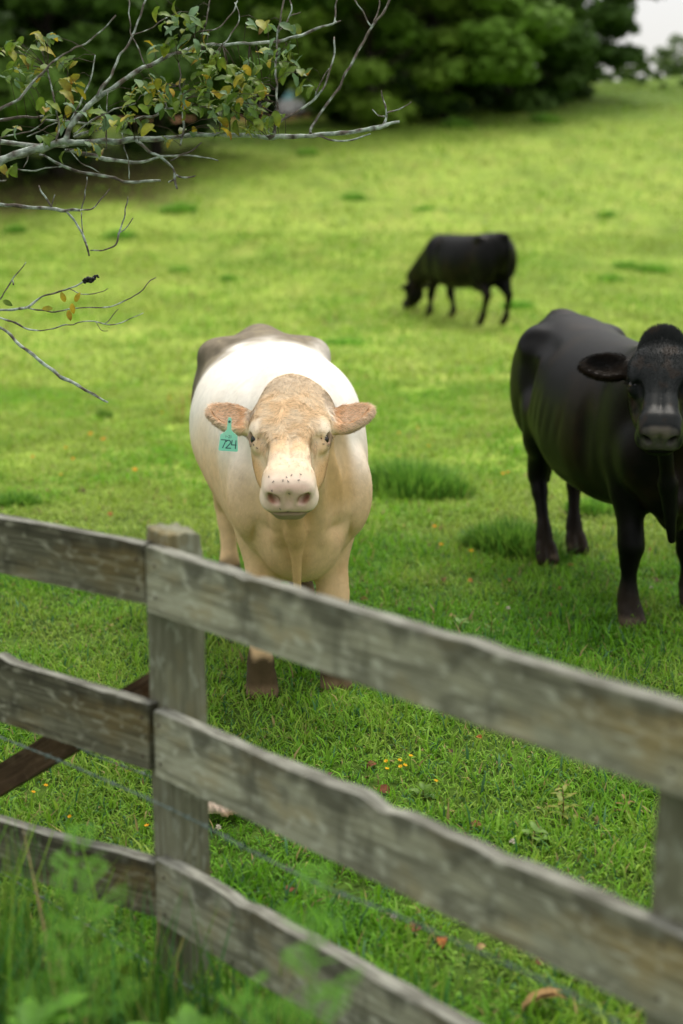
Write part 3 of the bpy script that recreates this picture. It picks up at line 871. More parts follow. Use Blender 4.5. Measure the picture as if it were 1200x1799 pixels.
def dir_head(rt, h, nn):
    sw = fbm(np.stack([h[:, 0] * 14, h[:, 1] * 14, h[:, 2] * 14], -1), 44, 2) - 0.5
    a = sw * 7.0
    out = U3 * (0.9 * np.cos(a))[:, None] + V3 * (np.sin(a) + np.sign(h[:, 1]) * np.clip(np.abs(h[:, 1]) - 0.03, 0, 1) * 9)[:, None]
    ear = np.abs(h[:, 1]) > 0.16
    out[ear] = V3 * np.sign(h[ear, 1])[:, None] + U3 * 0.25
    return out
def mask_head(cn_, h, nn):
    av_ = np.abs(h[:, 1])
    m_ = ((h[:, 0] > -0.09) & (h[:, 0] < 0.44) & (h[:, 2] > -0.24) & (av_ < 0.34)).astype(float)
    m_ *= np.where(h[:, 0] > 0.30, 0.5, 1.0)
    e_ = np.minimum(np.linalg.norm(h - np.array([0.216, 0.138, -0.066]), axis=1), np.linalg.norm(h - np.array([0.216, -0.138, -0.066]), axis=1))
    return m_ * (e_ > 0.03)
def len_head(rt, h):
    av_ = np.abs(h[:, 1])
    L = np.where(h[:, 0] < 0.27, 0.026, 0.011)
    L = np.where(h[:, 0] < 0.05, 0.030, L)
    L = np.where((av_ > 0.095) & (h[:, 0] > 0.15), 0.008, L)
    return np.where(av_ > 0.15, 0.024, L)
cf_ = mixv(c * 1.22, (0.98, 0.74, 0.52), hm * sstep(0.16, 0.20, av) * 0.85)
M_cfur = attr_mat('cream_fur', 0.8, 30, 0.05, transl=0.0, spec=0.05)
fur('head_hair', C, mask_head, 34000, len_head, 0.0025, dir_head, cf_, root, M_cfur, lift=0.32, curl=0.75, var=(0.50, 1.2))
fur('poll_tuft', C, lambda cn_, h, nn: ((h[:, 0] > -0.085) & (h[:, 0] < 0.06) & (np.abs(h[:, 1]) < 0.115) & (h[:, 2] > -0.13)).astype(float), 3000, lambda rt, h: np.full(len(rt), 0.028), 0.0024, lambda rt, h, nn: -U3 * 0.5 + V3 * np.sign(h[:, 1:2]) * 0.4 + rng.normal(0, .5, (len(rt), 3)), mixv(c * 1.15, (0.92, 0.74, 0.52), np.full(len(P), 0.6)), root, M_cfur, lift=0.38, curl=0.8, var=(0.72, 1.15))
fur('coat_hair', C, lambda cn_, h, nn: ((cn_[:, 0] > -0.35) & (cn_[:, 2] > 0.25) & ((h[:, 2] < -0.2) | (cn_[:, 0] < 0.35))).astype(float), 45000,
    lambda rt, h: np.full(len(rt), 0.020), 0.0024, lambda rt, h, nn: np.tile(np.array([-0.5, 0, -1.0]), (len(rt), 1)) + rng.normal(0, .15, (len(rt), 3)), lim(c * 1.04), root, M_cfur, lift=0.10, curl=0.30, var=(0.87, 1.10))
COW1, COW1c = C, root

# ear tag
et = MB()
def tagpt(px_, py_, dz=0.0):
    return (px_, dz, py_)
# outline in metres: stem and body (x right, z up)
out = [(-0.0065, 0.060), (-0.004, 0.066), (0.004, 0.066), (0.0065, 0.060), (0.0075, 0.022), (0.014, 0.014), (0.030, 0.002), (0.034, -0.052), (0.030, -0.055), (-0.030, -0.055), (-0.034, -0.052), (-0.030, 0.002), (-0.014, 0.014), (-0.0075, 0.022)]
nO = len(out)
Vt = [(x, -0.0016, z) for x, z in out] + [(x, 0.0016, z) for x, z in out] + [(0, -0.0016, -0.02), (0, 0.0016, -0.02)]
Tt = [(2 * nO, k, (k + 1) % nO) for k in range(nO)] + [(2 * nO + 1, nO + (k + 1) % nO, nO + k) for k in range(nO)]
Qt = [(k, nO + k, nO + (k + 1) % nO, (k + 1) % nO) for k in range(nO)]
et.add(Vt, Qt, Tt)
tagob = et.build('ear_tag', M_tag, COW1c, smooth=False)
Cw = COW1
E = (Vector(Cw.tl(0.115, -0.215, -0.045)))
tagob.location = E + Vector((0.034, -0.003, -0.069))
tagob.rotation_euler = (R(4), R(4), R(90 - 7.5))
tagob.scale = (1.0, 1.0, 1.0)
mb = MB(); mb.ellipsoid((0, -0.003, 0.052), (0.0045, 0.004, 0.0045)); st = mb.build('stud', M_ink, tagob)
def stroke(mb, pts, w=0.0022, ox=0, oz=0, s=1.0):
    pts = [(ox + a * s, oz + b * s) for a, b in pts]
    for (x0, z0), (x1, z1) in zip(pts[:-1], pts[1:]):
        d = Vector((x1 - x0, z1 - z0)); L = d.length; d = d / L; nn = Vector((-d.y, d.x)) * w / 2; e = d * w * 0.3
        a_ = [(x0 - e.x + nn.x, z0 - e.y + nn.y), (x0 - e.x - nn.x, z0 - e.y - nn.y), (x1 + e.x - nn.x, z1 + e.y - nn.y), (x1 + e.x + nn.x, z1 + e.y + nn.y)]
        mb.add([(x, -0.0021, z) for x, z in a_], [(0, 1, 2, 3)])
DIG = {'7': [(0, 1), (0.6, 1), (0.22, 0)], '2': [(0.02, 0.8), (0.15, 0.97), (0.4, 1), (0.55, 0.82), (0.5, 0.6), (0.0, 0.0), (0.6, 0.02)], '4': [(0.08, 1), (0.02, 0.45), (0.6, 0.45)], '4b': [(0.55, 1), (0.52, 0.0)], '1': [(0.3, 1), (0.3, 0)], '-': [(0.1, 0.5), (0.5, 0.5)]}
mb = MB()
for ch, ox in (('7', -0.026), ('2', -0.0085), ('4', 0.010), ('4b', 0.010)): stroke(mb, DIG[ch], 0.0031, ox, -0.044, 0.029)
mb.build('tag_number', M_ink, tagob, smooth=False)
mb = MB()
for ch, ox in (('1', -0.013), ('-', -0.008), ('2', -0.001), ('1', 0.005)): stroke(mb, DIG[ch], 0.0012, ox, -0.007, 0.0095)
mb.build('tag_number', M_ink, tagob, smooth=False)

# flies on the muzzle and under the eyes
bv = BVHTree.FromPolygons([Vector(p) for p in Cw.P[::1]], [tuple(int(i) for i in f) for f in Cw.Q])
Mw = Matrix.Translation(COW1c.location) @ Matrix.Rotation(COW1c.rotation_euler.z, 4, 'Z')
fly_px = [(503, 839), (497, 845), (506, 846), (512, 836), (528, 834), (525, 844), (480, 847), (478, 862), (508, 866), (492, 893), (505, 898), (446, 781), (452, 787), (441, 784), (568, 780), (575, 783), (473, 838)]
mb = MB()
mb.ellipsoid((0, 0, 0.0018), (0.0013, 0.0027, 0.0013), nu=8, nv=5, col=(0.015, 0.013, 0.01))
mb.ellipsoid((0, 0.0030, 0.0015), (0.0011, 0.0010, 0.0010), nu=8, nv=5, col=(0.03, 0.01, 0.01))
for s_ in (1, -1):
    mb.add([(0, 0.001, 0.0032), (s_ * 0.0030, -0.0035, 0.0026), (s_ * 0.0012, -0.0050, 0.0028)], (), [(0, 1, 2)], (0.12, 0.11, 0.10))
fly0 = None
Mi = Mw.inverted()
ORD_ = ['leftmost', 'second', 'third', 'fourth', 'fifth', 'sixth', 'seventh', 'eighth', 'ninth', 'tenth', 'eleventh', 'last']
cnt_ = {}
for fx_, fy_ in sorted(fly_px):
    o_ = Vector((0, 0, CAM_H)); d_ = (pxd(fx_, fy_, 1.0) - o_).normalized()
    hit = bv.ray_cast(Mi @ o_, (Mi.to_3x3() @ d_))
    if hit[0] is None: continue
    pw = Mw @ hit[0]; nw = (Mw.to_3x3() @ hit[1]).normalized()
    if nw.dot(d_) > 0: nw = -nw
    if fly0 is None: f_ = mb.build('fly', M_plain); fly0 = f_
    else:
        f_ = fly0.copy(); SC.collection.objects.link(f_)
    f_.location = pw + nw * 0.0012
    f_.rotation_euler = (nw.to_track_quat('Z', 'Y').to_matrix() @ Matrix.Rotation(random.uniform(0, 6.28), 3, 'Z')).to_euler()
    zone = "under the cream cow's green-tag-side eye" if fx_ < 460 and fy_ < 800 else ("under the cream cow's untagged-side eye" if fx_ > 550 else "on the cream cow's muzzle")
    k_ = cnt_.get(zone, 0); cnt_[zone] = k_ + 1
    tag(f_, f"tiny black fly {zone}, {ORD_[k_]} from the left" if k_ else f"tiny black fly {zone}, leftmost one", 'fly', "flies on the cream cow's face")

# --- the black cow at the right edge
def black_cols(C, pinkmuz=False):
    P, hcd = C.P, C.hc
    nz_ = fbm(P * 5, 55, 3); n2 = fbm(P * 22, 56, 3)
    c = np.tile(np.array([0.0032, 0.0032, 0.0030]), (len(P), 1))
    c = mixv(c, (0.013, 0.008, 0.004), sstep(0.50, 0.70, nz_) * 0.6)
    c = mixv(c, (0.020, 0.014, 0.009), sstep(0.22, 0.10, P[:, 2] + (nz_ - .5) * .1) * 0.8)
    c = mixv(c, (0.10, 0.075, 0.050), sstep(0.075, 0.045, P[:, 2]) * sstep(0.45, 0.65, n2) * 0.7)
    hm = (hcd[:, 0] > -0.09) & (hcd[:, 0] < 0.56) & (hcd[:, 2] > -0.24) & (np.abs(hcd[:, 1]) < 0.15)
    hm = hm.astype(float)
    c = mixv(c, (0.008, 0.010, 0.010), hm * sstep(-0.14, -0.06, hcd[:, 2]) * 0.9)
    c = mixv(c, (0.030, 0.018, 0.010), hm * sstep(0.55, 0.68, n2) * 0.35)
    c = mixv(c, (0.075, 0.070, 0.062), hm * sstep(0.492, 0.506, hcd[:, 0]) * sstep(0.09, 0.06, np.abs(hcd[:, 1])) * sstep(-0.125, -0.10, hcd[:, 2]) * 0.9)
    c = mixv(c, (0.14, 0.12, 0.10), hm * sstep(0.485, 0.51, hcd[:, 0]) * sstep(0.055, 0.03, np.abs(hcd[:, 1])) * sstep(-0.05, -0.03, hcd[:, 2]) * 0.7)
    return c

sp2 = dict(ear_cup=0.040, fine=0.0062, coarse=0.017, poll=(0.42, -0.20, 1.365), nose_dir=R(41), head_yaw=R(-22), head_k=0.05, hs=1.0, face=dict(wide=0.93), taper=0.06,
    trunk=[(-1.62, 1.10, 0.98, 0.05), (-1.55, 1.26, 0.86, 0.17), (-1.42, 1.30, 0.78, 0.24), (-1.25, 1.30, 0.72, 0.29), (-1.0, 1.26, 0.54, 0.33), (-0.72, 1.24, 0.47, 0.36), (-0.4, 1.23, 0.46, 0.34), (-0.12, 1.25, 0.50, 0.27), (0.08, 1.22, 0.52, 0.24), (0.22, 1.10, 0.58, 0.19), (0.30, 0.98, 0.70, 0.11)],
    masses=[((-0.02, 0.18, 0.92), (0.15, 0.085, 0.26), 0.05), ((0.14, 0.16, 0.80), (0.12, 0.10, 0.15), 0.05), ((-1.32, 0.19, 0.93), (0.22, 0.12, 0.30), 0.05), ((-1.24, 0.215, 1.15), (0.11, 0.075, 0.07), 0.08), ((-1.57, 0.12, 1.09), (0.05, 0.05, 0.06), 0.05), ((-1.48, 0, 1.255), (0.12, 0.06, 0.055), 0.06), ((0.18, 0, 0.70), (0.15, 0.16, 0.18), 0.06), ((0.0, 0, 1.22), (0.22, 0.06, 0.07), 0.07),
            ((-1.08, 0.37, 1.00), (0.11, 0.12, 0.17), 0.06, dict(sub=True)), ((-1.02, 0.33, 1.20), (0.20, 0.12, 0.07), 0.06, dict(sub=True)), ((-1.45, 0.32, 1.22), (0.14, 0.12, 0.08), 0.06, dict(sub=True)), ((-0.23, 0.33, 0.85), (0.05, 0.045, 0.26), 0.05, dict(sub=True)), *[((x_, y_, 0.90), (0.020, 0.030, 0.17), 0.030, dict(pitch=-0.30, sub=True)) for x_, y_ in ((-0.45, 0.372), (-0.56, 0.380), (-0.67, 0.384), (-0.78, 0.380), (-0.89, 0.372))],
            ((-1.02, 0.0, 0.585), (0.16, 0.11, 0.08), 0.05), ((-0.55, 0.0, 0.50), (0.05, 0.03, 0.035), 0.04)],
    neck=[((0.34, -0.13, 1.18), (-0.05, 0, 1.05), 0.125, 0.20, 0.08), ((0.38, -0.15, 1.06), (0.12, 0, 0.85), 0.09, 0.17, 0.08), ((0.44, -0.19, 0.98), (0.36, -0.12, 0.72), 0.035, 0.030, 0.05), ((0.36, -0.12, 0.72), (0.335, -0.08, 0.47), 0.040, 0.018, 0.04), ((0.30, -0.03, 0.62), (0.16, 0, 0.52), 0.05, 0.06, 0.05)],
    legs=[leg_front(0.02, -0.15, 0.02, kn=0.93), leg_front(-0.08, 0.15, -0.05, kn=0.93, fy=0.22), leg_hind(-1.28, 0.13, 0.02, dy=-0.07, kn=0.88), leg_hind(-1.28, -0.17, 0.20, kn=0.88)],
    tail=[(-1.58, 0, 1.27, 0.035), (-1.66, 0, 1.12, 0.026), (-1.68, 0.02, 0.7, 0.018), (-1.67, 0.02, 0.5, 0.04), (-1.67, 0.02, 0.32, 0.015)],
    ear_l=((0.085, 0.115, -0.115), (0.095, 0.350, -0.100), 0.072, (0.15, 0, 0)), ear_r=((0.085, 0.115, -0.115), (0.095, 0.350, -0.100), 0.072, (0.15, 0, 0)))
C2 = build_cow(sp2)
c2 = black_cols(C2)
B_POS = (1.45, 6.32); B_ROT = -math.pi / 2 - R(-10)
root2 = empty('cow', (B_POS[0], B_POS[1], gz(*B_POS) - 0.01), B_ROT)
tag(root2, 'black cow at the right edge looking at the camera with one ear out', 'cow', 'cattle in the pasture')
mesh_np('body', C2.P, C2.Q, None, M_black, root2, c2)
eyeballs(C2, root2)
CO = C2; U3, V3, W3 = [np.array(t) for t in C2.uvw]
def dir_b(rt, h, nn):
    r_ = h[:, :2] - np.array([0.20, 0.0])
    rn = np.maximum(np.linalg.norm(r_, axis=1), 1e-3)[:, None]
    d_ = r_ / rn
    out = U3 * d_[:, :1] + V3 * d_[:, 1:2]
    ear = np.abs(h[:, 1]) > 0.15
    out[ear] = V3 * np.sign(h[ear, 1])[:, None] + U3 * 0.3
    return out
def len_b(rt, h): return np.where(np.abs(h[:, 1]) > 0.15, 0.026, np.where(h[:, 0] < 0.04, 0.045, 0.012))
fur('head_hair', C2, lambda cn_, h, nn: ((h[:, 0] > -0.09) & (h[:, 0] < 0.30) & (h[:, 2] > -0.2) & (np.abs(h[:, 1]) < 0.40)).astype(float) * np.where(h[:, 0] < 0.06, 3, 1), 22000, len_b, 0.0018, dir_b, c2 * 1.3, root2, M_bfur, lift=0.5, curl=0.3)

# --- the far black cow, grazing
sp3 = dict(fine=0.014, coarse=0.022, poll=(0.80, 0.0, 0.58), nose_dir=R(64), head_yaw=0, head_k=0.05, hs=1.0, face=dict(wide=0.95), taper=0.04,
    trunk=[(-1.62, 1.12, 0.98, 0.05), (-1.55, 1.28, 0.84, 0.18), (-1.42, 1.33, 0.72, 0.26), (-1.25, 1.34, 0.64, 0.31), (-1.0, 1.31, 0.56, 0.35), (-0.72, 1.29, 0.50, 0.38), (-0.4, 1.28, 0.48, 0.37), (-0.12, 1.28, 0.50, 0.29), (0.08, 1.24, 0.52, 0.26), (0.22, 1.12, 0.56, 0.20), (0.30, 0.98, 0.64, 0.12)],
    masses=[((-0.02, 0.18, 0.92), (0.17, 0.10, 0.27), 0.06), ((-1.32, 0.19, 0.93), (0.23, 0.13, 0.31), 0.06), ((-1.24, 0.24, 1.25), (0.09, 0.06, 0.05), 0.06), ((-1.50, 0, 1.29), (0.14, 0.05, 0.05), 0.06), ((-1.02, 0.0, 0.56), (0.18, 0.14, 0.10), 0.05)],
    neck=[((0.78, 0, 0.60), (0.05, 0, 1.02), 0.125, 0.24, 0.08), ((0.72, 0, 0.50), (0.10, 0, 0.82), 0.09, 0.20, 0.07)],
    legs=[leg_front(0.05, -0.14, -0.16), leg_front(0.02, 0.14, 0.10), leg_hind(-1.28, 0.16, 0.06), leg_hind(-1.28, -0.16, -0.08)],
    tail=[(-1.58, 0, 1.29, 0.035), (-1.66, 0, 1.12, 0.026), (-1.68, 0.0, 0.7, 0.022), (-1.67, 0, 0.5, 0.045), (-1.67, 0, 0.32, 0.02)],
    ear_l=((0.100, 0.115, -0.115), (0.090, 0.30, -0.11), 0.055), ear_r=((0.100, 0.115, -0.115), (0.09, 0.30, -0.11), 0.055))
C3 = build_cow(sp3)
F_POS = (1.55, 22.1); F_ROT = R(90 + 31)
root3 = empty('cow', (F_POS[0], F_POS[1], gz(*F_POS) - 0.02), F_ROT)
tag(root3, 'far black cow grazing side-on with its head down in the grass', 'cow', 'cattle in the pasture')
mesh_np('body', C3.P, C3.Q, None, M_black, root3, black_cols(C3))
eyeballs(C3, root3)

# ------------------------------------------------------------------ fence
def wood_mat(name, base, dark, pale, stain=1.0, grain=1.0):
    m, n, l, b = newmat(name)
    tc = n.new('ShaderNodeTexCoord')
    def noise(scale, detail=5, dist=0.0):
        mg = n.new('ShaderNodeMapping'); mg.inputs['Scale'].default_value = scale
        l.new(tc.outputs['Object'], mg.inputs['Vector'])
        x = n.new('ShaderNodeTexNoise'); x.inputs['Scale'].default_value = 1; x.inputs['Detail'].default_value = detail; x.inputs['Distortion'].default_value = dist
        l.new(mg.outputs[0], x.inputs['Vector']); return x.outputs[0]
    def mr(v, a, c, lo=0.0, hi=1.0):
        x = n.new('ShaderNodeMapRange'); x.inputs['From Min'].default_value = a; x.inputs['From Max'].default_value = c
        x.inputs['To Min'].default_value = lo; x.inputs['To Max'].default_value = hi
        l.new(v, x.inputs['Value']); return x.outputs[0]
    def mix(f, c1, c2):
        x = n.new('ShaderNodeMixRGB'); l.new(f, x.inputs[0])
        for k, c in ((1, c1), (2, c2)):
            if isinstance(c, tuple): x.inputs[k].default_value = (*c, 1)
            else: l.new(c, x.inputs[k])
        return x.outputs[0]
    def mul(a, c):
        x = n.new('ShaderNodeMath'); x.operation = 'MULTIPLY'
        l.new(a, x.inputs[0])
        if isinstance(c, float): x.inputs[1].default_value = c
        else: l.new(c, x.inputs[1])
        return x.outputs[0]
    g = noise((3, 60, 90), 6, 0.8)
    big = noise((5, 9, 14), 4, 0.4)
    blot = noise((24, 34, 46), 6, 0.5)
    c = mix(mr(big, 0.42, 0.58), tuple(1.08 * x_ for x_ in base), tuple(0.60 * x_ + 0.40 * y_ for x_, y_ in zip(base, dark)))
    c = mix(mr(noise((4, 7, 8), 4), 0.52, 0.68, 0, 0.75), c, (base[0] * 1.05, base[1] * 0.82, base[2] * 0.50))     # tan patches
    c = mix(mr(g, 0.5, 0.72, 0, 0.75 * grain), c, dark)
    c = mix(mr(g, 0.47, 0.30, 0, 0.45 * grain), c, pale)
    c = mix(mr(blot, 0.55, 0.66, 0, 0.60), c, pale)                       # lichen
    sp_ = n.new('ShaderNodeSeparateXYZ'); l.new(tc.outputs['Object'], sp_.inputs[0])
    # black algae creeping down from the upper edge and around the joints
    st = n.new('ShaderNodeMath'); st.operation = 'ADD'
    l.new(sp_.outputs['Z'], st.inputs[0])
    l.new(mr(noise((9, 9, 3), 5, 0.5), 0.3, 0.7, -0.035, 0.045), st.inputs[1])
    c = mix(mr(st.outputs[0], -0.030, 0.000, 0, 0.72 * stain), c, dark)
    c = mix(mr(noise((16, 16, 5), 4), 0.58, 0.72, 0, 0.6 * stain), c, dark)
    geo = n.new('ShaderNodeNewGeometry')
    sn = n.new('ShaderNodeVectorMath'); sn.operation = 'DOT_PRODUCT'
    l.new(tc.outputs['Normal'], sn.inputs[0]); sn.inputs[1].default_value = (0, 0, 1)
    c = mix(mr(sn.outputs['Value'], 0.75, 0.95, 0, 0.8), c, mix(mr(noise((10, 60, 10), 5), 0.4, 0.6), (0.30, 0.305, 0.26), (0.12, 0.12, 0.10)))   # grey upper edge
    l.new(c, b.inputs['Base Color'])
    b.inputs['Roughness'].default_value = 0.9; b.inputs['Specular IOR Level'].default_value = 0.15
    bp = n.new('ShaderNodeBump'); bp.inputs['Strength'].default_value = 0.7; bp.inputs['Distance'].default_value = 0.004
    l.new(g, bp.inputs['Height']); l.new(bp.outputs[0], b.inputs['Normal'])
    return m

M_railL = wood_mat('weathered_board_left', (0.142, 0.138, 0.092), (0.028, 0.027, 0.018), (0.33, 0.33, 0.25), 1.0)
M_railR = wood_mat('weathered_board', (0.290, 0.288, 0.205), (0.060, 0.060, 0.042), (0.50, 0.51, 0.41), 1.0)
M_post = wood_mat('weathered_post', (0.185, 0.185, 0.125), (0.062, 0.062, 0.040), (0.30, 0.32, 0.25), 0.0, 0.8)
M_brace = wood_mat('brown_brace', (0.085, 0.055, 0.030), (0.025, 0.017, 0.010), (0.14, 0.10, 0.06), 0.3)

def board(name, A, B, h, t, mat, parent, seed, rough=0.004, chips=(), bow=0.0, tilt=0.0):
    """board whose upper front edge runs A to B; local x along, y backwards, z up (0 at the upper edge)"""
    A, B = Vector(A), Vector(B)
    L = (B - A).length
    X_ = (B - A) / L
    up = Vector((0, 0, 1)); Yb = up.cross(X_).normalized()
    Z_ = X_.cross(Yb).normalized()
    if tilt: Rm = Matrix.Rotation(tilt, 3, X_); Yb = Rm @ Yb; Z_ = Rm @ Z_
    nx = max(8, int(L / 0.012))
    # section outline: (y, z) counter-clockwise, starting lower front
    r = 0.003
    sec = []
    zs_ = [-h, -h * 0.8, -h * 0.6, -h * 0.4, -h * 0.2, -h * 0.08, -r]
    sec += [(0, z) for z in zs_]
    sec += [(r * .3, -r * .3), (t * 0.25, 0), (t * 0.5, 0), (t * 0.75, 0), (t - r * .3, -r * .3), (t, -r)]
    sec += [(t, z) for z in zs_[::-1][1:-1]] + [(t, -h)]
    sec += [(t * 0.5, -h - 0.0005)]
    ns = len(sec)
    xs_ = np.linspace(0, L, nx)
    V = []
    for i, x in enumerate(xs_):
        # slow wander of the upper and lower edges, finer splintering
        e1 = (fbm(np.array([[x * 3.1, 0, seed]]), seed, 3)[0] - 0.5) * rough * 1.8 + (vnoise(np.array([[x * 28, 3, seed]]), seed)[0] - 0.5) * rough * 0.6
        e2 = (fbm(np.array([[x * 2.3, 9, seed]]), seed + 5, 3)[0] - 0.5) * rough * 1.6
        bw = bow * math.sin(math.pi * x / L)
        for cx_, wd_, dp_ in chips:
            e1 -= dp_ * math.exp(-((x - cx_) / wd_) ** 2)
        for (y, z) in sec:
            k = 1 + z / h          # 1 at top
            nz_ = (vnoise(np.array([[x * 14, y * 40, z * 40 + seed]]), seed + 2)[0] - 0.5) * 0.0022
            top_n = (vnoise(np.array([[x * 9, y * 150, seed]]), seed + 3)[0] - 0.5) * rough * 1.8 if z > -r * 1.5 else 0
            V.append((x, y + (nz_ if y < t * .5 else -nz_), z + bw + e1 * max(k, 0) + e2 * (1 - max(k, 0)) + top_n))
    Q = [(i * ns + k, (i + 1) * ns + k, (i + 1) * ns + (k + 1) % ns, i * ns + (k + 1) % ns) for i in range(nx - 1) for k in range(ns)]
    T = []
    c0 = len(V); V.append((0, t / 2, -h / 2)); V.append((L, t / 2, -h / 2))
    T += [(c0, k, (k + 1) % ns) for k in range(ns)] + [(c0 + 1, (nx - 1) * ns + (k + 1) % ns, (nx - 1) * ns + k) for k in range(ns)]
    o = mesh_np(name, V, Q, T, mat, None, None)
    bev = o.data
    M = Matrix((X_, Yb, Z_)).transposed().to_4x4(); M.translation = A
    if parent is not None:
        o.parent = parent
        o.matrix_local = parent.matrix_basis.inverted() @ M
    else: o.matrix_basis = M
    # crisp edges between faces and ends
    o.data.set_sharp_from_angle(angle=R(38))
    return o

J = Vector((-0.441, 3.10, 0)); DR = Vector((0.695, -0.719, 0)); DL = Vector((-0.835, 0.55, 0))
NB = Vector((0.719, 0.695, 0))
fence = empty('wooden_fence', (-0.375, 3.152, gz(-0.375, 3.152)))
tag(fence, 'weathered grey three-board fence with posts, wires and a brown brace', 'fence')
bpy.context.view_layer.update()
def fr(s_, z): p = J + DR * s_; return (p.x, p.y, z)
def fl(s_, z): p = J + DL * s_; return (p.x, p.y, z)
LR = 2.84
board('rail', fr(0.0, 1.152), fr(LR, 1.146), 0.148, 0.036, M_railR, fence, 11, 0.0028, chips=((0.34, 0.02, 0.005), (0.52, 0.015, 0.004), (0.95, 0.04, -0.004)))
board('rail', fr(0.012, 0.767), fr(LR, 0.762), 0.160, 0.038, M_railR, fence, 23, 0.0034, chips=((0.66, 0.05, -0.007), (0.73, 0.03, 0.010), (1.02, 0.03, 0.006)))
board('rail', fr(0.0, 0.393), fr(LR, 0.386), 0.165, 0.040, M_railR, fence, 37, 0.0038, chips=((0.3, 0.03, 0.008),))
LL = 1.46
def lrail(z0, z1, *a, **k):
    # built from the far left end towards the joint so its front faces the camera
    return board('rail', fl(LL, z0 + (z1 - z0) * LL / 0.47), fl(0.006, z0), *a, **k)
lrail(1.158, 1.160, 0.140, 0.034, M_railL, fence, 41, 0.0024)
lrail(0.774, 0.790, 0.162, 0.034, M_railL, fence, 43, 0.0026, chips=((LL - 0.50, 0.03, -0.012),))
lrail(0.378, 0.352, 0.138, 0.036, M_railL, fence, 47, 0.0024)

def post(cx_, cy_, zt, side, seed, rotdir):
    X_ = Vector((0, 0, 1))
    nz = 70
    z0 = gz(cx_, cy_) - 0.15
    H_ = zt - z0
    ang = math.atan2(rotdir.y, rotdir.x)
    sec = []
    h2 = side / 2; r = side * 0.10
    for qx, qy, a0 in ((1, 1, 0), (-1, 1, 90), (-1, -1, 180), (1, -1, 270)):
        for a in (0, 45, 90):
            th = R(a0 + a); sec.append((qx * (h2 - r) + r * math.cos(th), qy * (h2 - r) + r * math.sin(th)))
        nxq = {(1, 1): (-1, 1), (-1, 1): (-1, -1), (-1, -1): (1, -1), (1, -1): (1, 1)}[(qx, qy)]
        for f_ in (0.25, 0.5, 0.75):
            ax_, ay_ = qx * (h2 - r) + r * math.cos(R(a0 + 90)), qy * (h2 - r) + r * math.sin(R(a0 + 90))
            bx_, by_ = nxq[0] * (h2 - r) + r * math.cos(R(a0 + 90)), nxq[1] * (h2 - r) + r * math.sin(R(a0 + 90))
            sec.append((ax_ + (bx_ - ax_) * f_, ay_ + (by_ - ay_) * f_))
    ns = len(sec); V = []
    for i in range(nz):
        zz = H_ * i / (nz - 1)
        for k, (x, y) in enumerate(sec):
            cr = (vnoise(np.array([[k * 1.7, zz * 1.5, seed]]), seed)[0] - 0.5) * 0.006 + (vnoise(np.array([[k * 0.9, zz * 12, seed]]), seed + 1)[0] - 0.5) * 0.0025
            sc_ = 1 + cr / h2
            top = 0
            if i >= nz - 3: sc_ *= 1 - 0.03 * (i - nz + 4); top = -0.10 * (x + 0.7 * y) - 0.012 * (vnoise(np.array([[x * 60, y * 60, seed]]), seed)[0])
            # local x is up so that the grain of the board material follows the post
            V.append((zz + top, x * sc_, y * sc_))
    Q = [(i * ns + k, (i + 1) * ns + k, (i + 1) * ns + (k + 1) % ns, i * ns + (k + 1) % ns) for i in range(nz - 1) for k in range(ns)]
    cidx = len(V); V.append((H_ + 0.0, 0, 0)); V.append((0, 0, 0))
    T = [(cidx, (nz - 1) * ns + (k + 1) % ns, (nz - 1) * ns + k) for k in range(ns)] + [(cidx + 1, k, (k + 1) % ns) for k in range(ns)]
    o = mesh_np('post', V, Q, T, M_post, None, None)
    c_, s_ = math.cos(ang), math.sin(ang)
    M = Matrix(((0, c_, -s_, cx_), (0, s_, c_, cy_), (1, 0, 0, z0), (0, 0, 0, 1)))
    o.parent = fence; o.matrix_local = fence.matrix_basis.inverted() @ M
    o.data.set_sharp_from_angle(angle=R(40))
    return o
post(-0.386, 3.158, 1.185, 0.098, 3, DR)
p2 = J + DR * 1.385 + NB * 0.090; post(p2.x, p2.y, 1.10, 0.105, 5, DR)
p3 = J + DR * 2.83 + NB * 0.090; post(p3.x, p3.y, 1.19, 0.105, 6, DR)
p0 = J + DL * LL + Vector((0.55, 0.835, 0)) * 0.086; post(p0.x, p0.y, 1.19, 0.10, 7, DL)
# brace and the board behind the middle rail
bq = board('brace', (-1.30, 3.97, 0.09), (-0.405, 3.235, 0.845), 0.078, 0.045, M_brace, fence, 51, 0.003)
bq['label'] = 'dark brown diagonal brace'
bk = board('backing_board', fl(1.0, 0.80 - 0.05), fl(0.0, 0.690), 0.115, 0.02, M_brace, fence, 53, 0.002)
bk.matrix_local = Matrix.Translation(Vector((0.55, 0.835, 0)) * 0.040) @ bk.matrix_local
# nails at the joints
def nail(p, nrm):
    mb = MB(); mb.ellipsoid((0, 0, 0), (0.0042, 0.0042, 0.002), nu=8, nv=5, col=(0.045, 0.025, 0.016))
    o = mb.build('nail', M_plain); o.parent = fence
    M = nrm.to_track_quat('Z', 'Y').to_matrix().to_4x4(); M.translation = p
    o.matrix_local = fence.matrix_basis.inverted() @ M
NF = -NB; NL = Vector((-0.55, -0.835, 0))
for z_ in (1.115, 1.04, 0.735, 0.64, 0.355, 0.26):
    nail(Vector(fr(0.032, z_)) + NF * 0.001, NF); nail(Vector(fr(1.385, z_)) + NF * 0.001, NF)
for z_ in (1.12, 1.05, 0.74, 0.645, 0.345, 0.27):
    nail(Vector(fl(0.028, z_)) + NL * 0.001, NL)

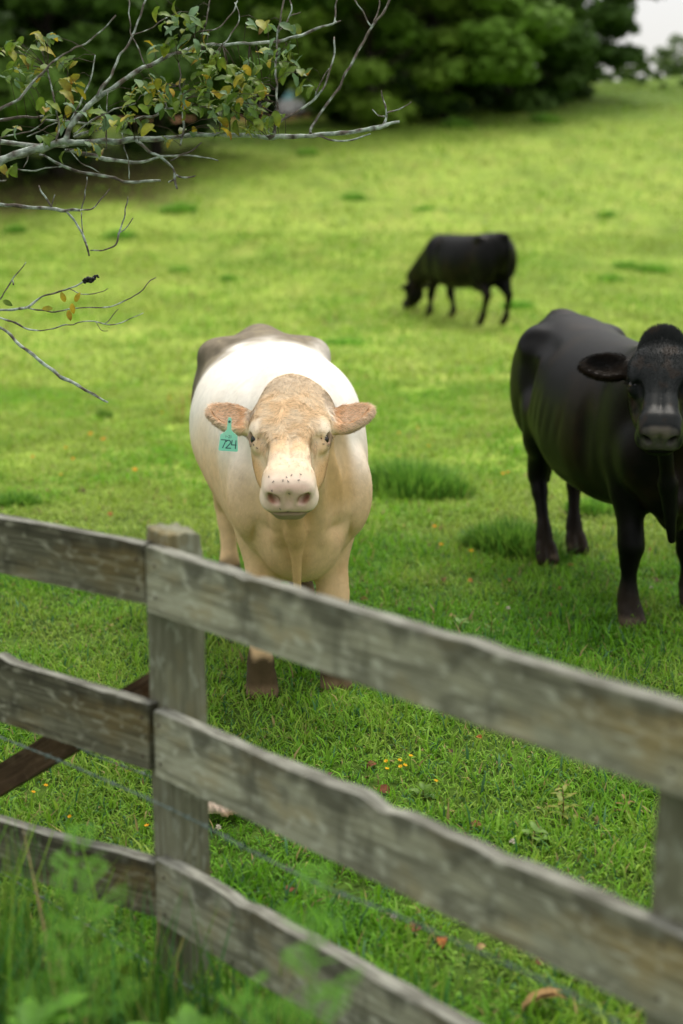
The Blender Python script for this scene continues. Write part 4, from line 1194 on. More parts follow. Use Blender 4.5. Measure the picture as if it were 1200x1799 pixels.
# wires: two twisted strands with barbs
m, n, l, b = newmat('wire'); b.inputs['Metallic'].default_value = 0.35; b.inputs['Roughness'].default_value = 0.6
tcw = n.new('ShaderNodeTexCoord'); nw_ = n.new('ShaderNodeTexNoise'); nw_.inputs['Scale'].default_value = 60
rw = ramp(n, [(0.35, (0.07, 0.11, 0.095)), (0.6, (0.22, 0.28, 0.25)), (0.75, (0.18, 0.12, 0.07))])
l.new(tcw.outputs['Object'], nw_.inputs['Vector']); l.new(nw_.outputs[0], rw.inputs[0]); l.new(rw.outputs[0], b.inputs['Base Color'])
M_wire = m
def on_fence(px_, py_, off):
    """point of the vertical plane of the fence (offset away from its front) on a photo pixel's ray"""
    o_ = Vector((0, 0, CAM_H)); d_ = pxd(px_, py_, 1.0) - o_
    best = None
    for D_, N_ in ((DR, NB), (DL, Vector((0.55, 0.835, 0)))):
        den = d_.dot(N_); t_ = (J + N_ * off - o_).dot(N_) / den
        q_ = o_ + d_ * t_
        if (Vector((q_.x, q_.y, 0)) - J).dot(D_) >= -0.03: best = q_
    return best if best is not None else q_
def wire(pts, off, r=0.0016):
    r *= 0.8
    P_ = [on_fence(a, b_, off) for a, b_ in pts]
    e0 = P_[0] + (P_[0] - P_[1]).normalized() * 0.8; e1 = P_[-1] + (P_[-1] - P_[-2]).normalized() * 0.9
    P_ = [e0] + P_ + [e1]
    path = smooth_path([tuple(p) for p in P_], 40)
    path = [Vector(p) for p in path]
    # resample
    out = [path[0]]; acc = 0
    for a, b_ in zip(path[:-1], path[1:]):
        d_ = (b_ - a).length
        k = max(1, int(d_ / 0.008))
        for i in range(1, k + 1): out.append(a.lerp(b_, i / k))
    mb = MB()
    for ph in (0, math.pi):
        pp = []
        for i, p in enumerate(out):
            d_ = (out[min(i + 1, len(out) - 1)] - out[max(i - 1, 0)]).normalized()
            a = d_.cross(Vector((0, 0, 1))).normalized(); c_ = a.cross(d_)
            th = ph + i * 0.9
            pp.append(p + (a * math.cos(th) + c_ * math.sin(th)) * r * 1.1)
        mb.tube(pp, r, 5)
    k = 6
    while k < len(out) - 2:
        p = out[k]
        for _ in range(4):
            d_ = Vector((random.uniform(-1, 1), random.uniform(-1, 1), random.uniform(-1, 1))).normalized()
            mb.tube([p - d_ * 0.002, p + d_ * 0.013], [r * 0.9, r * 0.3], 4)
        mb.tube([p - (out[k + 1] - p).normalized() * 0.006, p + (out[k + 1] - p).normalized() * 0.006], r * 3, 6)
        k += random.randint(13, 17)
    o = mb.build('barbed_wire', M_wire, None)
    o.parent = fence; o.matrix_local = fence.matrix_basis.inverted()
wire([(20, 1303), (125, 1345), (267, 1407), (363, 1453), (450, 1500), (575, 1560), (700, 1610), (860, 1680), (1000, 1745), (1080, 1795)], -0.012, 0.0017)
wire([(5, 1262), (115, 1303), (165, 1327), (260, 1363), (412, 1425), (480, 1450), (575, 1487), (700, 1540)], 0.16, 0.0014)
wire([(313, 1723), (377, 1762), (450, 1810)], -0.012, 0.0014)

# ------------------------------------------------------------------ overhanging tree at the left (in focus)
DB = 4.75
btree = empty('deciduous_tree', (-2.05, 4.75, gz(-2.05, 4.75)))
tag(btree, 'lichen-covered tree reaching in from the left with green and yellowing leaves', 'tree')
def bark_cols(pts, pale=0.5):
    pts = np.array([tuple(p) for p in pts])
    a = fbm(pts * 55, 91, 3)[:, None]; b_ = fbm(pts * 22, 95, 2)[:, None]
    c = np.array([0.085, 0.070, 0.055]) * (1 - a) + np.array([0.16, 0.14, 0.12]) * a
    k = sstep(0.56 - pale * 0.22, 0.66 - pale * 0.22, a)
    lich = np.array([0.42, 0.46, 0.41]) * b_ + np.array([0.28, 0.36, 0.31]) * (1 - b_)
    return c * (1 - k) + lich * k
def limb(name, pts, dz=0.0, pale=0.6, n=8, wig=0.012, parent=None, step=5):
    """pts: (px, py, radius px[, depth offset])"""
    arr = []
    for p in pts:
        d_ = DB + dz + (p[3] if len(p) > 3 else 0)
        q_ = pxd(p[0], p[1], d_)
        arr.append((q_.x, q_.y, q_.z, p[2] * 0.86 / FPX * d_))
    path = smooth_path(arr, step)
    P_ = []; R_ = []
    for k, a in enumerate(path):
        v = Vector(a[:3])
        w_ = Vector([(vnoise(np.array([[a[0] * 30 + 7, a[1] * 30, a[2] * 30 + j * 9]]), 5 + j)[0] - 0.5) for j in range(3)]) * wig
        P_.append(v + w_); R_.append(max(a[3], 0.0009) * (0.88 + 0.35 * random.random()))
    mb = MB(); mb.tube(P_, R_, n)
    mb.c = [tuple(c_) for c_ in bark_cols(mb.v, pale)]
    o = mb.build(name, M_bark, None)
    o.parent = parent or btree
    o.matrix_local = btree.matrix_basis.inverted()
    return P_
TW = []
def L(pts, dz=0.0, pale=0.6, **k): TW.append(limb('branch', pts, dz, pale, **k))
# trunk and boughs outside the picture
def wtube(name, pts, rad, pale=0.3, n=14):
    path = smooth_path([(*p, r) for p, r in zip(pts, rad)], 8)
    mb = MB(); mb.tube([Vector(a[:3]) for a in path], [a[3] * (0.94 + 0.12 * random.random()) for a in path], n)
    mb.c = [tuple(c_) for c_ in bark_cols(mb.v, pale)]
    o = mb.build(name, M_bark, None); o.parent = btree; o.matrix_local = btree.matrix_basis.inverted()
tx, ty = -2.05, 4.75; tz0 = gz(tx, ty)
wtube('trunk', [(tx, ty, tz0 - 0.1), (tx + 0.02, ty, tz0 + 0.5), (tx - 0.03, ty + 0.02, 1.3), (tx + 0.03, ty, 2.2), (tx - 0.02, ty + 0.05, 3.4), (tx - 0.15, ty + 0.1, 4.6)], [0.13, 0.10, 0.09, 0.075, 0.05, 0.02])
def bough(x, y, r, dz, zt):
    q_ = pxd(x, y, DB + dz)
    wtube('branch', [(tx, ty, zt), ((tx + q_.x) / 2, (ty + q_.y) / 2, (zt + q_.z) / 2 + 0.03), (q_.x, q_.y, q_.z)], [r * 1.6, r * 1.2, r], n=9)
bough(-60, 300, 0.0155, 0, 1.75); bough(-60, 240, 0.011, 0.25, 1.95); bough(-50, 355, 0.008, 0.35, 1.55)
bough(-45, 541, 0.0075, 0.0, 1.30); bough(-40, 205, 0.006, -0.3, 2.1); bough(-40, 130, 0.006, 0.1, 2.2)
L([(-62, 300, 8.5), (0, 282, 8), (60, 262, 7.5), (110, 250, 7), (170, 248, 5.5), (240, 245, 5.2), (330, 238, 4.6), (420, 237, 4.2), (480, 241, 4.4), (540, 238, 4.2), (600, 234, 4.2), (650, 226, 4.2), (675, 219, 4), (703, 212, 2.2)], pale=0.85)
L([(112, 250, 6), (130, 215, 5.6), (160, 178, 5.2), (205, 150, 4.8), (240, 125, 4.3), (300, 98, 3.6), (345, 82, 3.0), (395, 78, 2.8), (450, 76, 3.0), (500, 69, 2.8), (550, 54, 2.6), (592, 38, 2.0)], pale=0.75)
L([(170, 170, 4), (188, 142, 3.2), (205, 110, 2.4), (228, 70, 2.2), (247, 25, 2.0), (262, -15, 1.8)], dz=-0.02, pale=0.3)
L([(254, 110, 1.4), (245, 85, 1.4), (230, 55, 1.3), (224, -5, 1.3)], dz=-0.05, pale=0.1)
L([(234, 62, 1.2), (262, 52, 1.1), (295, 28, 1.0)], dz=-0.05, pale=0.3)
L([(115, 262, 3), (150, 271, 4), (195, 281, 3.8), (240, 284, 3.2), (285, 274, 2.2), (320, 273, 1.8), (382, 282, 1.2)], dz=0.03, pale=0.8)
L([(70, 272, 2.2), (110, 290, 2.5), (160, 306, 3), (210, 316, 2.8), (250, 319, 2.6), (280, 316, 1.8)], dz=0.06, pale=0.7)
L([(238, 247, 3.2), (262, 265, 3.0), (285, 280, 2.6), (305, 300, 2.4), (308, 318, 2.6), (313, 332, 2.0)], dz=-0.02, pale=0.5)
L([(306, 306, 2.2), (322, 313, 1.8), (342, 309, 1.2)], dz=-0.02, pale=0.1); L([(306, 316, 2.0), (296, 321, 1.4)], pale=0.1)
L([(-62, 240, 6.5), (0, 249, 5.5), (40, 256, 5), (100, 256, 4.2), (118, 254, 3)], dz=0.25, pale=0.5)
L([(-42, 205, 3.5), (0, 190, 3.2), (35, 172, 2.8), (75, 125, 2.2), (105, 100, 2.0), (130, 88, 1.7), (168, 65, 1.4), (205, 26, 1.2)], dz=-0.3, pale=0.2)
L([(-45, 212, 3.2), (0, 210, 3), (40, 207, 2.6), (78, 203, 2.0)], dz=0.2, pale=0.6); L([(70, 210, 2.0), (125, 215, 2.2), (180, 218, 1.6)], dz=0.1, pale=0.5)
L([(0, 243, 1.4), (35, 234, 1.5), (60, 225, 1.3), (80, 210, 1.2)], dz=0.1, pale=0.5); L([(45, 240, 1.2), (75, 225, 1.2), (115, 210, 1.0)], dz=0.12, pale=0.4)
L([(122, 210, 2), (140, 185, 1.8), (152, 155, 1.6), (164, 120, 1.4), (167, 95, 1.1)], dz=-0.05, pale=0.35)
L([(100, 245, 2), (103, 215, 1.8), (96, 180, 1.8), (90, 150, 1.6), (84, 120, 1.3)], dz=-0.12, pale=0.1)
L([(545, 235, 3), (552, 215, 2.6), (572, 185, 2.6), (592, 160, 2.8), (610, 125, 2.6), (632, 85, 2.8), (655, 48, 2.8), (678, 12, 2.4), (690, -10, 2.0)], dz=-0.08, pale=0.1)
L([(655, 46, 1.8), (640, 28, 1.5), (620, -4, 1.4)], dz=-0.08, pale=0); L([(658, 40, 1.6), (664, 15, 1.5), (664, -8, 1.4)], dz=-0.08, pale=0.1)
L([(482, 225, 2.4), (500, 208, 2.4), (530, 190, 2.4), (552, 172, 2.4), (570, 152, 2.0), (582, 120, 2.0), (588, 90, 1.8), (587, 64, 1.4)], dz=-0.06, pale=0.3)
L([(553, 170, 1.6), (565, 145, 1.4), (580, 118, 1.2)], dz=-0.05, pale=0.1)
L([(672, 220, 2.4), (679, 205, 2.0), (676, 180, 1.6), (671, 158, 1.0)], pale=0.2); L([(678, 200, 1.6), (700, 194, 1.3), (724, 178, 0.9)], pale=0.1); L([(676, 204, 1.5), (662, 202, 1.2), (652, 190, 0.8)], pale=0.1)
L([(560, 240, 1.8), (590, 247, 1.8), (620, 246, 1.7), (652, 235, 1.3)], pale=0.6)
L([(470, 242, 4.5), (480, 236, 4.0), (484, 215, 2.6), (487, 170, 2.2), (484, 120, 2.2), (486, 75, 1.8), (492, 35, 1.8), (500, -6, 1.8)], dz=-0.1, pale=0.0)
L([(490, 60, 1.6), (505, 35, 1.4), (512, 12, 1.2), (508, -5, 1.1)], dz=-0.1, pale=0.3); L([(508, 30, 1.2), (530, 20, 0.9)], dz=-0.1, pale=0.1)
L([(588, 40, 1.8), (591, 20, 1.6), (592, -5, 1.4)], pale=0.4); L([(578, 42, 1.6), (600, 38, 1.2)], pale=0.3)
L([(390, 78, 1.5), (405, 62, 1.4), (418, 35, 1.2), (415, 5, 1.0)], dz=-0.1, pale=0.2); L([(355, 52, 1.3), (380, 48, 1.3), (405, 25, 1.2), (420, 2, 1.0)], dz=-0.1, pale=0.1)
L([(360, 45, 1.5), (368, 10, 1.4), (373, -5, 1.2)], dz=-0.12, pale=0.0)
L([(318, 255, 1.6), (322, 230, 2.2), (322, 190, 2.0), (318, 150, 1.6), (312, 110, 1.4)], dz=-0.08, pale=0.05)
L([(130, 240, 2.6), (170, 228, 2.6), (220, 212, 2.5), (260, 205, 2.2), (290, 193, 2.0), (315, 185, 1.4)], dz=0.04, pale=0.7)
L([(130, 235, 1.6), (160, 210, 1.6), (210, 188, 1.4), (240, 180, 1.2)], dz=0.05, pale=0.5)
L([(293, 192, 1.6), (282, 165, 1.6), (270, 140, 1.2)], dz=0.03, pale=0.3); L([(212, 230, 1.2), (218, 255, 1.2), (226, 290, 1.2), (230, 316, 1.0)], dz=0.02, pale=0.6)
L([(120, 262, 1.2), (135, 280, 1.1), (150, 291, 1.2), (176, 302, 0.9)], dz=0.0, pale=0.5); L([(10, 300, 1.3), (50, 298, 1.4), (85, 297, 1.2), (110, 293, 1.0)], dz=0.05, pale=0.5)
L([(186, 262, 1.2), (188, 200, 1.2), (190, 160, 1.0)], dz=-0.03, pale=0.1); L([(-10, 315, 2.0), (12, 315, 1.4)], pale=0.4)
L([(300, 282, 1.2), (330, 268, 1.6), (352, 252, 1.0)], pale=0.2); L([(48, 262, 1.5), (47, 280, 1.4), (44, 296, 1.0)], pale=0.4)
# drooping twigs below
L([(-52, 355, 4), (0, 360, 3.6), (60, 363, 3.6), (105, 368, 3.3), (140, 371, 2.6)], dz=0.35, pale=0.85)
L([(115, 371, 2.2), (132, 390, 2.2), (146, 412, 2.2), (153, 435, 2.2), (155, 449, 1.6)], dz=0.35, pale=0.8)
L([(158, 438, 1.2), (185, 438, 1.3), (206, 424, 1.8), (212, 398, 1.6), (222, 362, 1.2), (224, 345, 1.0)], dz=0.5, pale=0.1); L([(208, 412, 1.2), (222, 398, 1.0), (234, 384, 0.8)], dz=0.5, pale=0.1)
L([(90, 365, 2.0), (80, 348, 1.8), (68, 325, 1.4)], dz=0.35, pale=0); L([(88, 364, 1.4), (96, 340, 1.0)], dz=0.35, pale=0.0)
L([(140, 371, 1.6), (158, 368, 1.4), (178, 350, 1.2), (195, 332, 0.9)], dz=0.4, pale=0.1); L([(142, 370, 1.3), (148, 340, 1.2), (152, 310, 0.8)], dz=0.45, pale=0.1); L([(145, 374, 1.2), (147, 410, 1.0)], dz=0.4, pale=0.1)
L([(-47, 541, 2.8), (0, 545, 2.2), (30, 543, 2.4), (50, 539, 2.6), (70, 524, 1.8), (95, 513, 1.6), (122, 507, 1.5), (150, 494, 1.4)], pale=0.6)
L([(124, 509, 0.9), (145, 515, 0.9), (178, 514, 0.9), (190, 508, 0.7)], pale=0.0)
L([(48, 540, 1.5), (72, 545, 1.4), (105, 547, 1.3), (140, 541, 1.2), (185, 540, 1.3), (205, 535, 1.2), (235, 518, 1.3), (275, 488, 0.9)], pale=0.1)
L([(-47, 545, 2.0), (-5, 556, 1.9), (25, 567, 2.0), (50, 579, 1.8), (85, 577, 1.2), (120, 569, 1.2), (165, 566, 1.2), (190, 569, 1.1), (215, 565, 1.0), (250, 551, 0.7)], pale=0.5)
L([(184, 568, 0.9), (198, 556, 0.8), (208, 543, 0.6)], pale=0); L([(168, 567, 0.8), (178, 578, 0.7), (190, 582, 0.6)], pale=0.2)
L([(-47, 548, 3.2), (0, 575, 3.0), (30, 600, 3.2), (65, 629, 3.3), (100, 655, 3.6), (118, 667, 3.8), (150, 685, 3.0), (190, 707, 2.2)], pale=0.65, wig=0.008)
L([(-25, 545, 1.6), (0, 525, 1.4), (20, 492, 1.2), (44, 460, 1.0)], pale=0.1); L([(20, 494, 1.4), (22, 503, 1.6)], pale=0)
# dark gall at a twig's end
mb = MB()
for k in range(26):
    t_ = k / 25; q_ = pxd(148 + 24 * t_, 494 - 8 * t_ - 1.5 * math.sin(t_ * 9), DB)
    r_ = 0.0075 * (0.6 + 0.5 * math.sin(3.1 * t_ + 0.3))
    mb.ellipsoid(q_ + Vector((random.uniform(-1, 1), random.uniform(-1, 1), random.uniform(-1, 1))) * 0.004, (r_, r_, r_ * 0.9), nu=7, nv=5, col=(0.008, 0.008, 0.008))
o = mb.build('gall', M_plain, None); o.parent = btree; o.matrix_local = btree.matrix_basis.inverted()

# leaves
def leaf_shape(mb, base, d_, nrm, L_, W_, col, curl=0.6, nseg=6):
    d_ = d_.normalized(); side = d_.cross(nrm).normalized(); nrm = side.cross(d_).normalized()
    V = []; C = []
    p = Vector(base); ang = 0
    fold = random.uniform(0.1, 0.45)
    for k in range(nseg + 1):
        t = k / nseg
        wv = W_ * (math.sin(math.pi * min(t * 0.92 + 0.05, 1)) ** 0.8) * (1.15 - 0.35 * t) * 0.5
        if k == nseg: wv = 0.0004
        dd = d_ * math.cos(ang) - nrm * math.sin(ang)
        nn = nrm * math.cos(ang) + d_ * math.sin(ang)
        if k: p = p + dd * (L_ / nseg)
        rip = 0.06 * W_ * math.sin(k * 2.4)
        V += [p - side * wv + nn * (wv * fold + rip), p, p + side * wv + nn * (wv * fold - rip)]
        cc = np.array(col[0]) * (1 - t * t) + np.array(col[1]) * t * t
        C += [tuple(cc * 1.0), tuple(cc * 1.12), tuple(cc)]
        ang += curl / nseg * (0.6 + random.random() * 0.8)
    Q = [(3 * k + a, 3 * k + a + 1, 3 * k + a + 4, 3 * k + a + 3) for k in range(nseg) for a in (0, 1)]
    mb.add(V, Q, (), C)
G1, G2, G3 = (0.070, 0.135, 0.016), (0.125, 0.200, 0.022), (0.125, 0.215, 0.105)
Y1, Y2, BR = (0.230, 0.240, 0.022), (0.400, 0.300, 0.022), (0.200, 0.090, 0.020)
def leaf_col(yel):
    r_ = random.random()
    if r_ < yel * 0.75: a = random.choice([Y1, Y2, Y1]); b_ = random.choice([Y2, BR, Y1])
    elif r_ < yel + 0.14: a, b_ = G3, random.choice([G3, G2])
    else: a = random.choice([G1, G2, G2]); b_ = random.choice([G2, G1, Y1])
    k = random.uniform(0.8, 1.2)
    return [tuple(x * k for x in a), tuple(x * k for x in b_)]
allp = [p for t_ in TW for p in t_]
lv = MB()
clusters = [(20, 85, 30, 22, 9, .15), (75, 72, 26, 18, 9, .5), (40, 130, 36, 22, 10, .1), (60, 120, 24, 20, 6, .2), (118, 105, 18, 12, 5, .2), (130, 150, 26, 18, 9, .6), (82, 188, 16, 14, 4, .4), (30, 230, 20, 10, 2, .4), (15, 298, 15, 6, 3, .6),
    (300, 32, 40, 22, 11, .2), (345, 40, 20, 25, 7, .15), (262, 85, 14, 14, 3, .5), (320, 80, 34, 20, 12, .15), (360, 98, 24, 22, 9, .2), (285, 150, 34, 20, 16, .75), (245, 165, 26, 28, 14, .15), (300, 185, 34, 24, 15, .15), (200, 208, 40, 12, 10, .15), (165, 205, 30, 20, 8, .1), (110, 215, 20, 12, 5, .4),
    (240, 222, 30, 10, 6, .15), (345, 160, 26, 34, 14, .15), (385, 180, 34, 34, 20, .12), (385, 120, 26, 24, 13, .2), (430, 130, 30, 26, 20, .25), (420, 180, 34, 30, 18, .15), (455, 165, 22, 34, 16, .3), (478, 215, 18, 18, 9, .3), (470, 90, 16, 14, 6, .4), (455, 44, 26, 8, 5, .5), (510, 45, 14, 6, 2, .1), (500, 110, 24, 24, 9, .15), (530, 130, 12, 12, 4, .3), (535, 155, 10, 12, 3, .3), (510, 85, 14, 8, 3, .1),
    (160, 262, 26, 14, 8, .85), (104, 275, 6, 6, 1, .1), (82, 240, 14, 8, 3, .3), (375, 225, 60, 8, 6, .2), (440, 222, 26, 10, 7, .15), (128, 190, 10, 14, 3, .5), (290, 240, 20, 6, 2, .3)]
for cx_, cy_, rx_, ry_, n_, yel in clusters:
    for _ in range(int(n_ * 1.5)):
        a_ = random.uniform(0, 6.283); rr = math.sqrt(random.random())
        x_, y_ = cx_ + rx_ * rr * math.cos(a_), cy_ + ry_ * rr * math.sin(a_)
        dpt = DB + random.uniform(-0.22, 0.12)
        b_ = pxd(x_, y_, dpt)
        az = random.uniform(0, 6.283)
        d_ = Vector((math.cos(az), math.sin(az) * 0.7, random.uniform(-0.75, 0.25)))
        nrm = Vector((random.uniform(-.6, .6), random.uniform(-.9, .1), 1.0))
        Lf = random.uniform(0.038, 0.062) * (0.75 if yel > .6 else 1)
        b2 = b_ - d_.normalized() * Lf * 0.5
        leaf_shape(lv, b2, d_, nrm, Lf, Lf * random.uniform(0.48, 0.62), leaf_col(yel), random.uniform(0.2, 1.3))
        if _ % 2 == 0:        # stalk to the nearest twig
            near = min(allp, key=lambda p: (p - b2).length_squared)
            if (near - b2).length < 0.22:
                mid = (near + b2) / 2 + Vector((0, 0, 0.01))
                lv.tube([near, mid, b2], [0.0011, 0.0009, 0.0006], 4, col=(0.07, 0.05, 0.03))
for x_, y_, dx_, dz_, c_ in ((5, 528, 1, -0.4, [G2, G1]), (126, 533, 0.15, -1, [Y2, Y2]), (114, 530, -0.3, 1, [Y2, Y1]), (120, 545, 0.2, -1, [Y2, BR]), (92, 542, -1, 0.1, [Y1, Y2]), (132, 530, 0.5, 1, [Y2, Y2])):
    leaf_shape(lv, pxd(x_, y_, DB - 0.01), Vector((dx_, -0.3, dz_)), Vector((0, -1, 0.5)), 0.036, 0.019, c_, 0.5)
# leaves higher up in the crown, above the picture
for _ in range(700):
    a_ = random.uniform(0, 6.28); r_ = random.uniform(0.2, 1.6)
    p_ = Vector((tx + math.cos(a_) * r_, ty + math.sin(a_) * r_ * 0.8, random.uniform(2.9, 4.9)))
    q_ = cam.matrix_basis.inverted() @ p_
    leaf_shape(lv, p_, Vector((random.uniform(-1, 1), random.uniform(-1, 1), random.uniform(-.8, .3))), Vector((0, 0, 1)), 0.055, 0.03, leaf_col(.15), 0.7, 3)
for k in range(9):
    a_ = k * 0.7 + 0.3; z_ = 2.5 + 0.25 * k
    wtube('branch', [(tx, ty, z_), (tx + math.cos(a_) * 0.6, ty + math.sin(a_) * 0.5, z_ + 0.35), (tx + math.cos(a_) * 1.3, ty + math.sin(a_) * 1.0, z_ + 0.5)], [0.028, 0.015, 0.005], n=7)
o = lv.build('foliage', M_leaf, None); o.parent = btree; o.matrix_local = btree.matrix_basis.inverted()

# ------------------------------------------------------------------ trees of the wood
def crown(cx_, cy_, cz_, rx_, ry_, rz_, nl, nleaf, size, c1, c2_, seed, droop=0.3, holes=0.0):
    """leaf clumps spread through the crown's volume, numpy: every leaf a folded quad"""
    rg = np.random.default_rng(seed)
    d = rg.normal(size=(nl, 3)); d /= np.linalg.norm(d, axis=1)[:, None]
    rad = rg.uniform(0.45, 1.0, nl) ** 0.6
    L0 = d * rad[:, None] * np.array([rx_, ry_, rz_]) + np.array([cx_, cy_, cz_])
    lr = rg.uniform(0.14, 0.30, nl) * min(rx_, rz_)
    tone = rg.random(nl)
    k = rg.integers(0, nl, nleaf)
    o_ = rg.normal(size=(nleaf, 3)); o_ /= np.linalg.norm(o_, axis=1)[:, None]
    o_[:, 2] = o_[:, 2] * 0.62 + 0.10
    P_ = L0[k] + o_ * (lr[k] * rg.uniform(0.55, 1.08, nleaf))[:, None] * np.array([1.25, 1.25, 0.8])
    nr = o_ + rg.normal(0, 0.5, (nleaf, 3)) + np.array([0, 0, 0.7]); nr /= np.linalg.norm(nr, axis=1)[:, None]
    t1 = np.cross(nr, rg.normal(size=(nleaf, 3))); t1 /= np.linalg.norm(t1, axis=1)[:, None]
    t2 = np.cross(nr, t1)
    sz = size * rg.uniform(0.6, 1.3, (nleaf, 1))
    V = np.stack([P_ - t1 * sz * .5 - t2 * sz * .32, P_ + t1 * sz * .5 - t2 * sz * .22 , P_ + t1 * sz * .45 + t2 * sz * .3 + nr * sz * 0.12, P_ - t1 * sz * .4 + t2 * sz * .34], 1).reshape(-1, 3)
    q_ = np.arange(nleaf * 4).reshape(-1, 4)
    m_ = (tone[k] * 0.7 + rg.random(nleaf) * 0.3)[:, None]
    col_ = (np.array(c1) * (1 - m_) + np.array(c2_) * m_)
    return V, q_, np.repeat(col_, 4, axis=0), L0
def wood_tree(name, label, px_, Y, rx_, rz_, cz_off, c1, c2_, seed, nleaf=9000, size=0.34, trunk_r=0.22, group='trees of the wood beyond the pasture', nl=46, X=None, lean=0.0):
    X = (px_ - CX) / FPX * Y * 1.0 if X is None else X
    z0 = gz(X, Y)
    root = empty(name, (X, Y, z0))
    tag(root, label, 'tree', group)
    cz_ = z0 + cz_off
    V, q_, col_, L0 = crown(X + lean, Y, cz_, rx_, rx_ * 0.9, rz_, nl, nleaf, size, c1, c2_, seed)
    V = V - np.array([X, Y, z0])
    mesh_np('crown', V, q_, None, M_farleaf, root, col_, smooth=False)
    mb = MB()
    top = cz_off + rz_ * 0.3
    path = [(0, 0, -0.3), (0.05, 0.03, top * 0.3), (lean * .4 - 0.06, 0.05, top * 0.6), (lean * .8, 0, top)]
    mb.tube([Vector(p[:3]) for p in smooth_path(path, 4)], list(np.linspace(trunk_r, trunk_r * 0.3, 13)), 9, col=(0.045, 0.036, 0.028), jit=0.2)
    for k_ in range(0, nl, 4):
        e = Vector(tuple(L0[k_])) - Vector((X, Y, z0))
        t_ = min(0.9, max(0.25, (e.z / top) * 0.6))
        s_ = Vector((lean * .5 * t_, 0, top * t_))
        mb.tube([s_, (s_ + e) / 2 + Vector((0, 0, 0.3)), e], [trunk_r * 0.4, trunk_r * 0.25, trunk_r * 0.08], 5, col=(0.045, 0.036, 0.028))
    mb.build('trunk', M_bark, root)
    return root
DK1, DK2 = (0.040, 0.088, 0.014), (0.110, 0.200, 0.030)
MD1, MD2 = (0.100, 0.190, 0.024), (0.245, 0.370, 0.055)
WT = [
 ('broadleaf_tree', 'dark green tree of the wood at the far left behind the leafy branch', -60, 38.5, 5.0, 4.6, 4.8, DK1, DK2, 101),
 ('broadleaf_tree', 'dark tree of the wood above the small yellow leaf clusters at left', 110, 41, 4.6, 5.0, 5.2, DK1, DK2, 102),
 ('broadleaf_tree', 'dark tree of the wood behind the upper fork of the lichen branch', 285, 46, 4.6, 5.2, 5.9, DK1, DK2, 103),
 ('broadleaf_tree', 'mid green tree of the wood behind the tip of the bare upper branch', 455, 60, 4.6, 5.6, 7.2, DK2, MD1, 104),
 ('bushy_tree', 'bright yellow-green bushy tree right of the parked car', 650, 54, 4.2, 3.6, 3.9, MD1, MD2, 105),
 ('bushy_tree', 'bright green low bushy tree, right of the most yellow-green one', 775, 56, 4.0, 3.6, 4.0, MD1, (0.15, 0.28, 0.04), 106),
 ('broadleaf_tree', 'dark green tree standing between the bushy trees and the tallest one', 880, 60, 3.6, 5.0, 4.6, DK1, (0.08, 0.15, 0.025), 107),
 ('broadleaf_tree', 'tall dark tree at the right end of the wood with sky showing through', 985, 65, 4.0, 6.2, 6.2, DK1, (0.075, 0.14, 0.025), 108),
 ('broadleaf_tree', 'dark tall tree behind the yellow-green bushy tree', 660, 70, 6.0, 8.5, 9.5, DK1, DK2, 109),
 ('broadleaf_tree', 'dark tall tree behind the dark gap between the bushy trees', 840, 72, 5.0, 8.0, 9.0, DK1, DK2, 110),
 ('broadleaf_tree', 'back row tree of the wood over the red earth bank', 400, 100, 9.0, 9.5, 10.5, DK1, DK2, 112),
 ('broadleaf_tree', 'back row tree of the wood above the parked car', 560, 104, 8.0, 9.0, 12.0, DK1, DK2, 113),
 ('broadleaf_tree', 'back row tree of the wood behind the leafy branch base', 200, 98, 9.0, 10, 10.0, DK1, DK2, 114),
 ('broadleaf_tree', 'back row tree of the wood at the far left edge', 20, 98, 9.0, 10, 9.0, DK1, DK2, 115),
]
for nm, lb, px_, Y_, rx_, rz_, co, c1, c2_, sd in WT:
    wood_tree(nm, lb, px_, Y_, rx_, rz_, co, c1, c2_, sd, nleaf=14000 if Y_ < 80 else 7000, size=0.36 if Y_ < 80 else 0.7, nl=60 if sd != 108 else 44)
wood_tree('feathery_tree', 'small pale feathery tree against the sky at the right', 1165, 105, 1.7, 2.0, 2.3, (0.20, 0.26, 0.16), (0.30, 0.36, 0.22), 121, nleaf=1300, size=0.30, trunk_r=0.07, group='trees on the ridge', nl=30)  # leaf colours paled to paint in the distance haze
wood_tree('small_tree', 'small dark tree cut by the right picture edge on the ridge', 1225, 92, 1.5, 1.1, 1.3, DK1, (0.08, 0.14, 0.03), 122, nleaf=3000, size=0.3, trunk_r=0.08, group='trees on the ridge', nl=24)
wood_tree('small_tree', 'thin small tree just right of the tall dark one, low against the sky', 1085, 84, 1.0, 0.9, 1.0, DK2, (0.09, 0.16, 0.03), 123, nleaf=1800, size=0.3, trunk_r=0.06, group='trees on the ridge', nl=20)
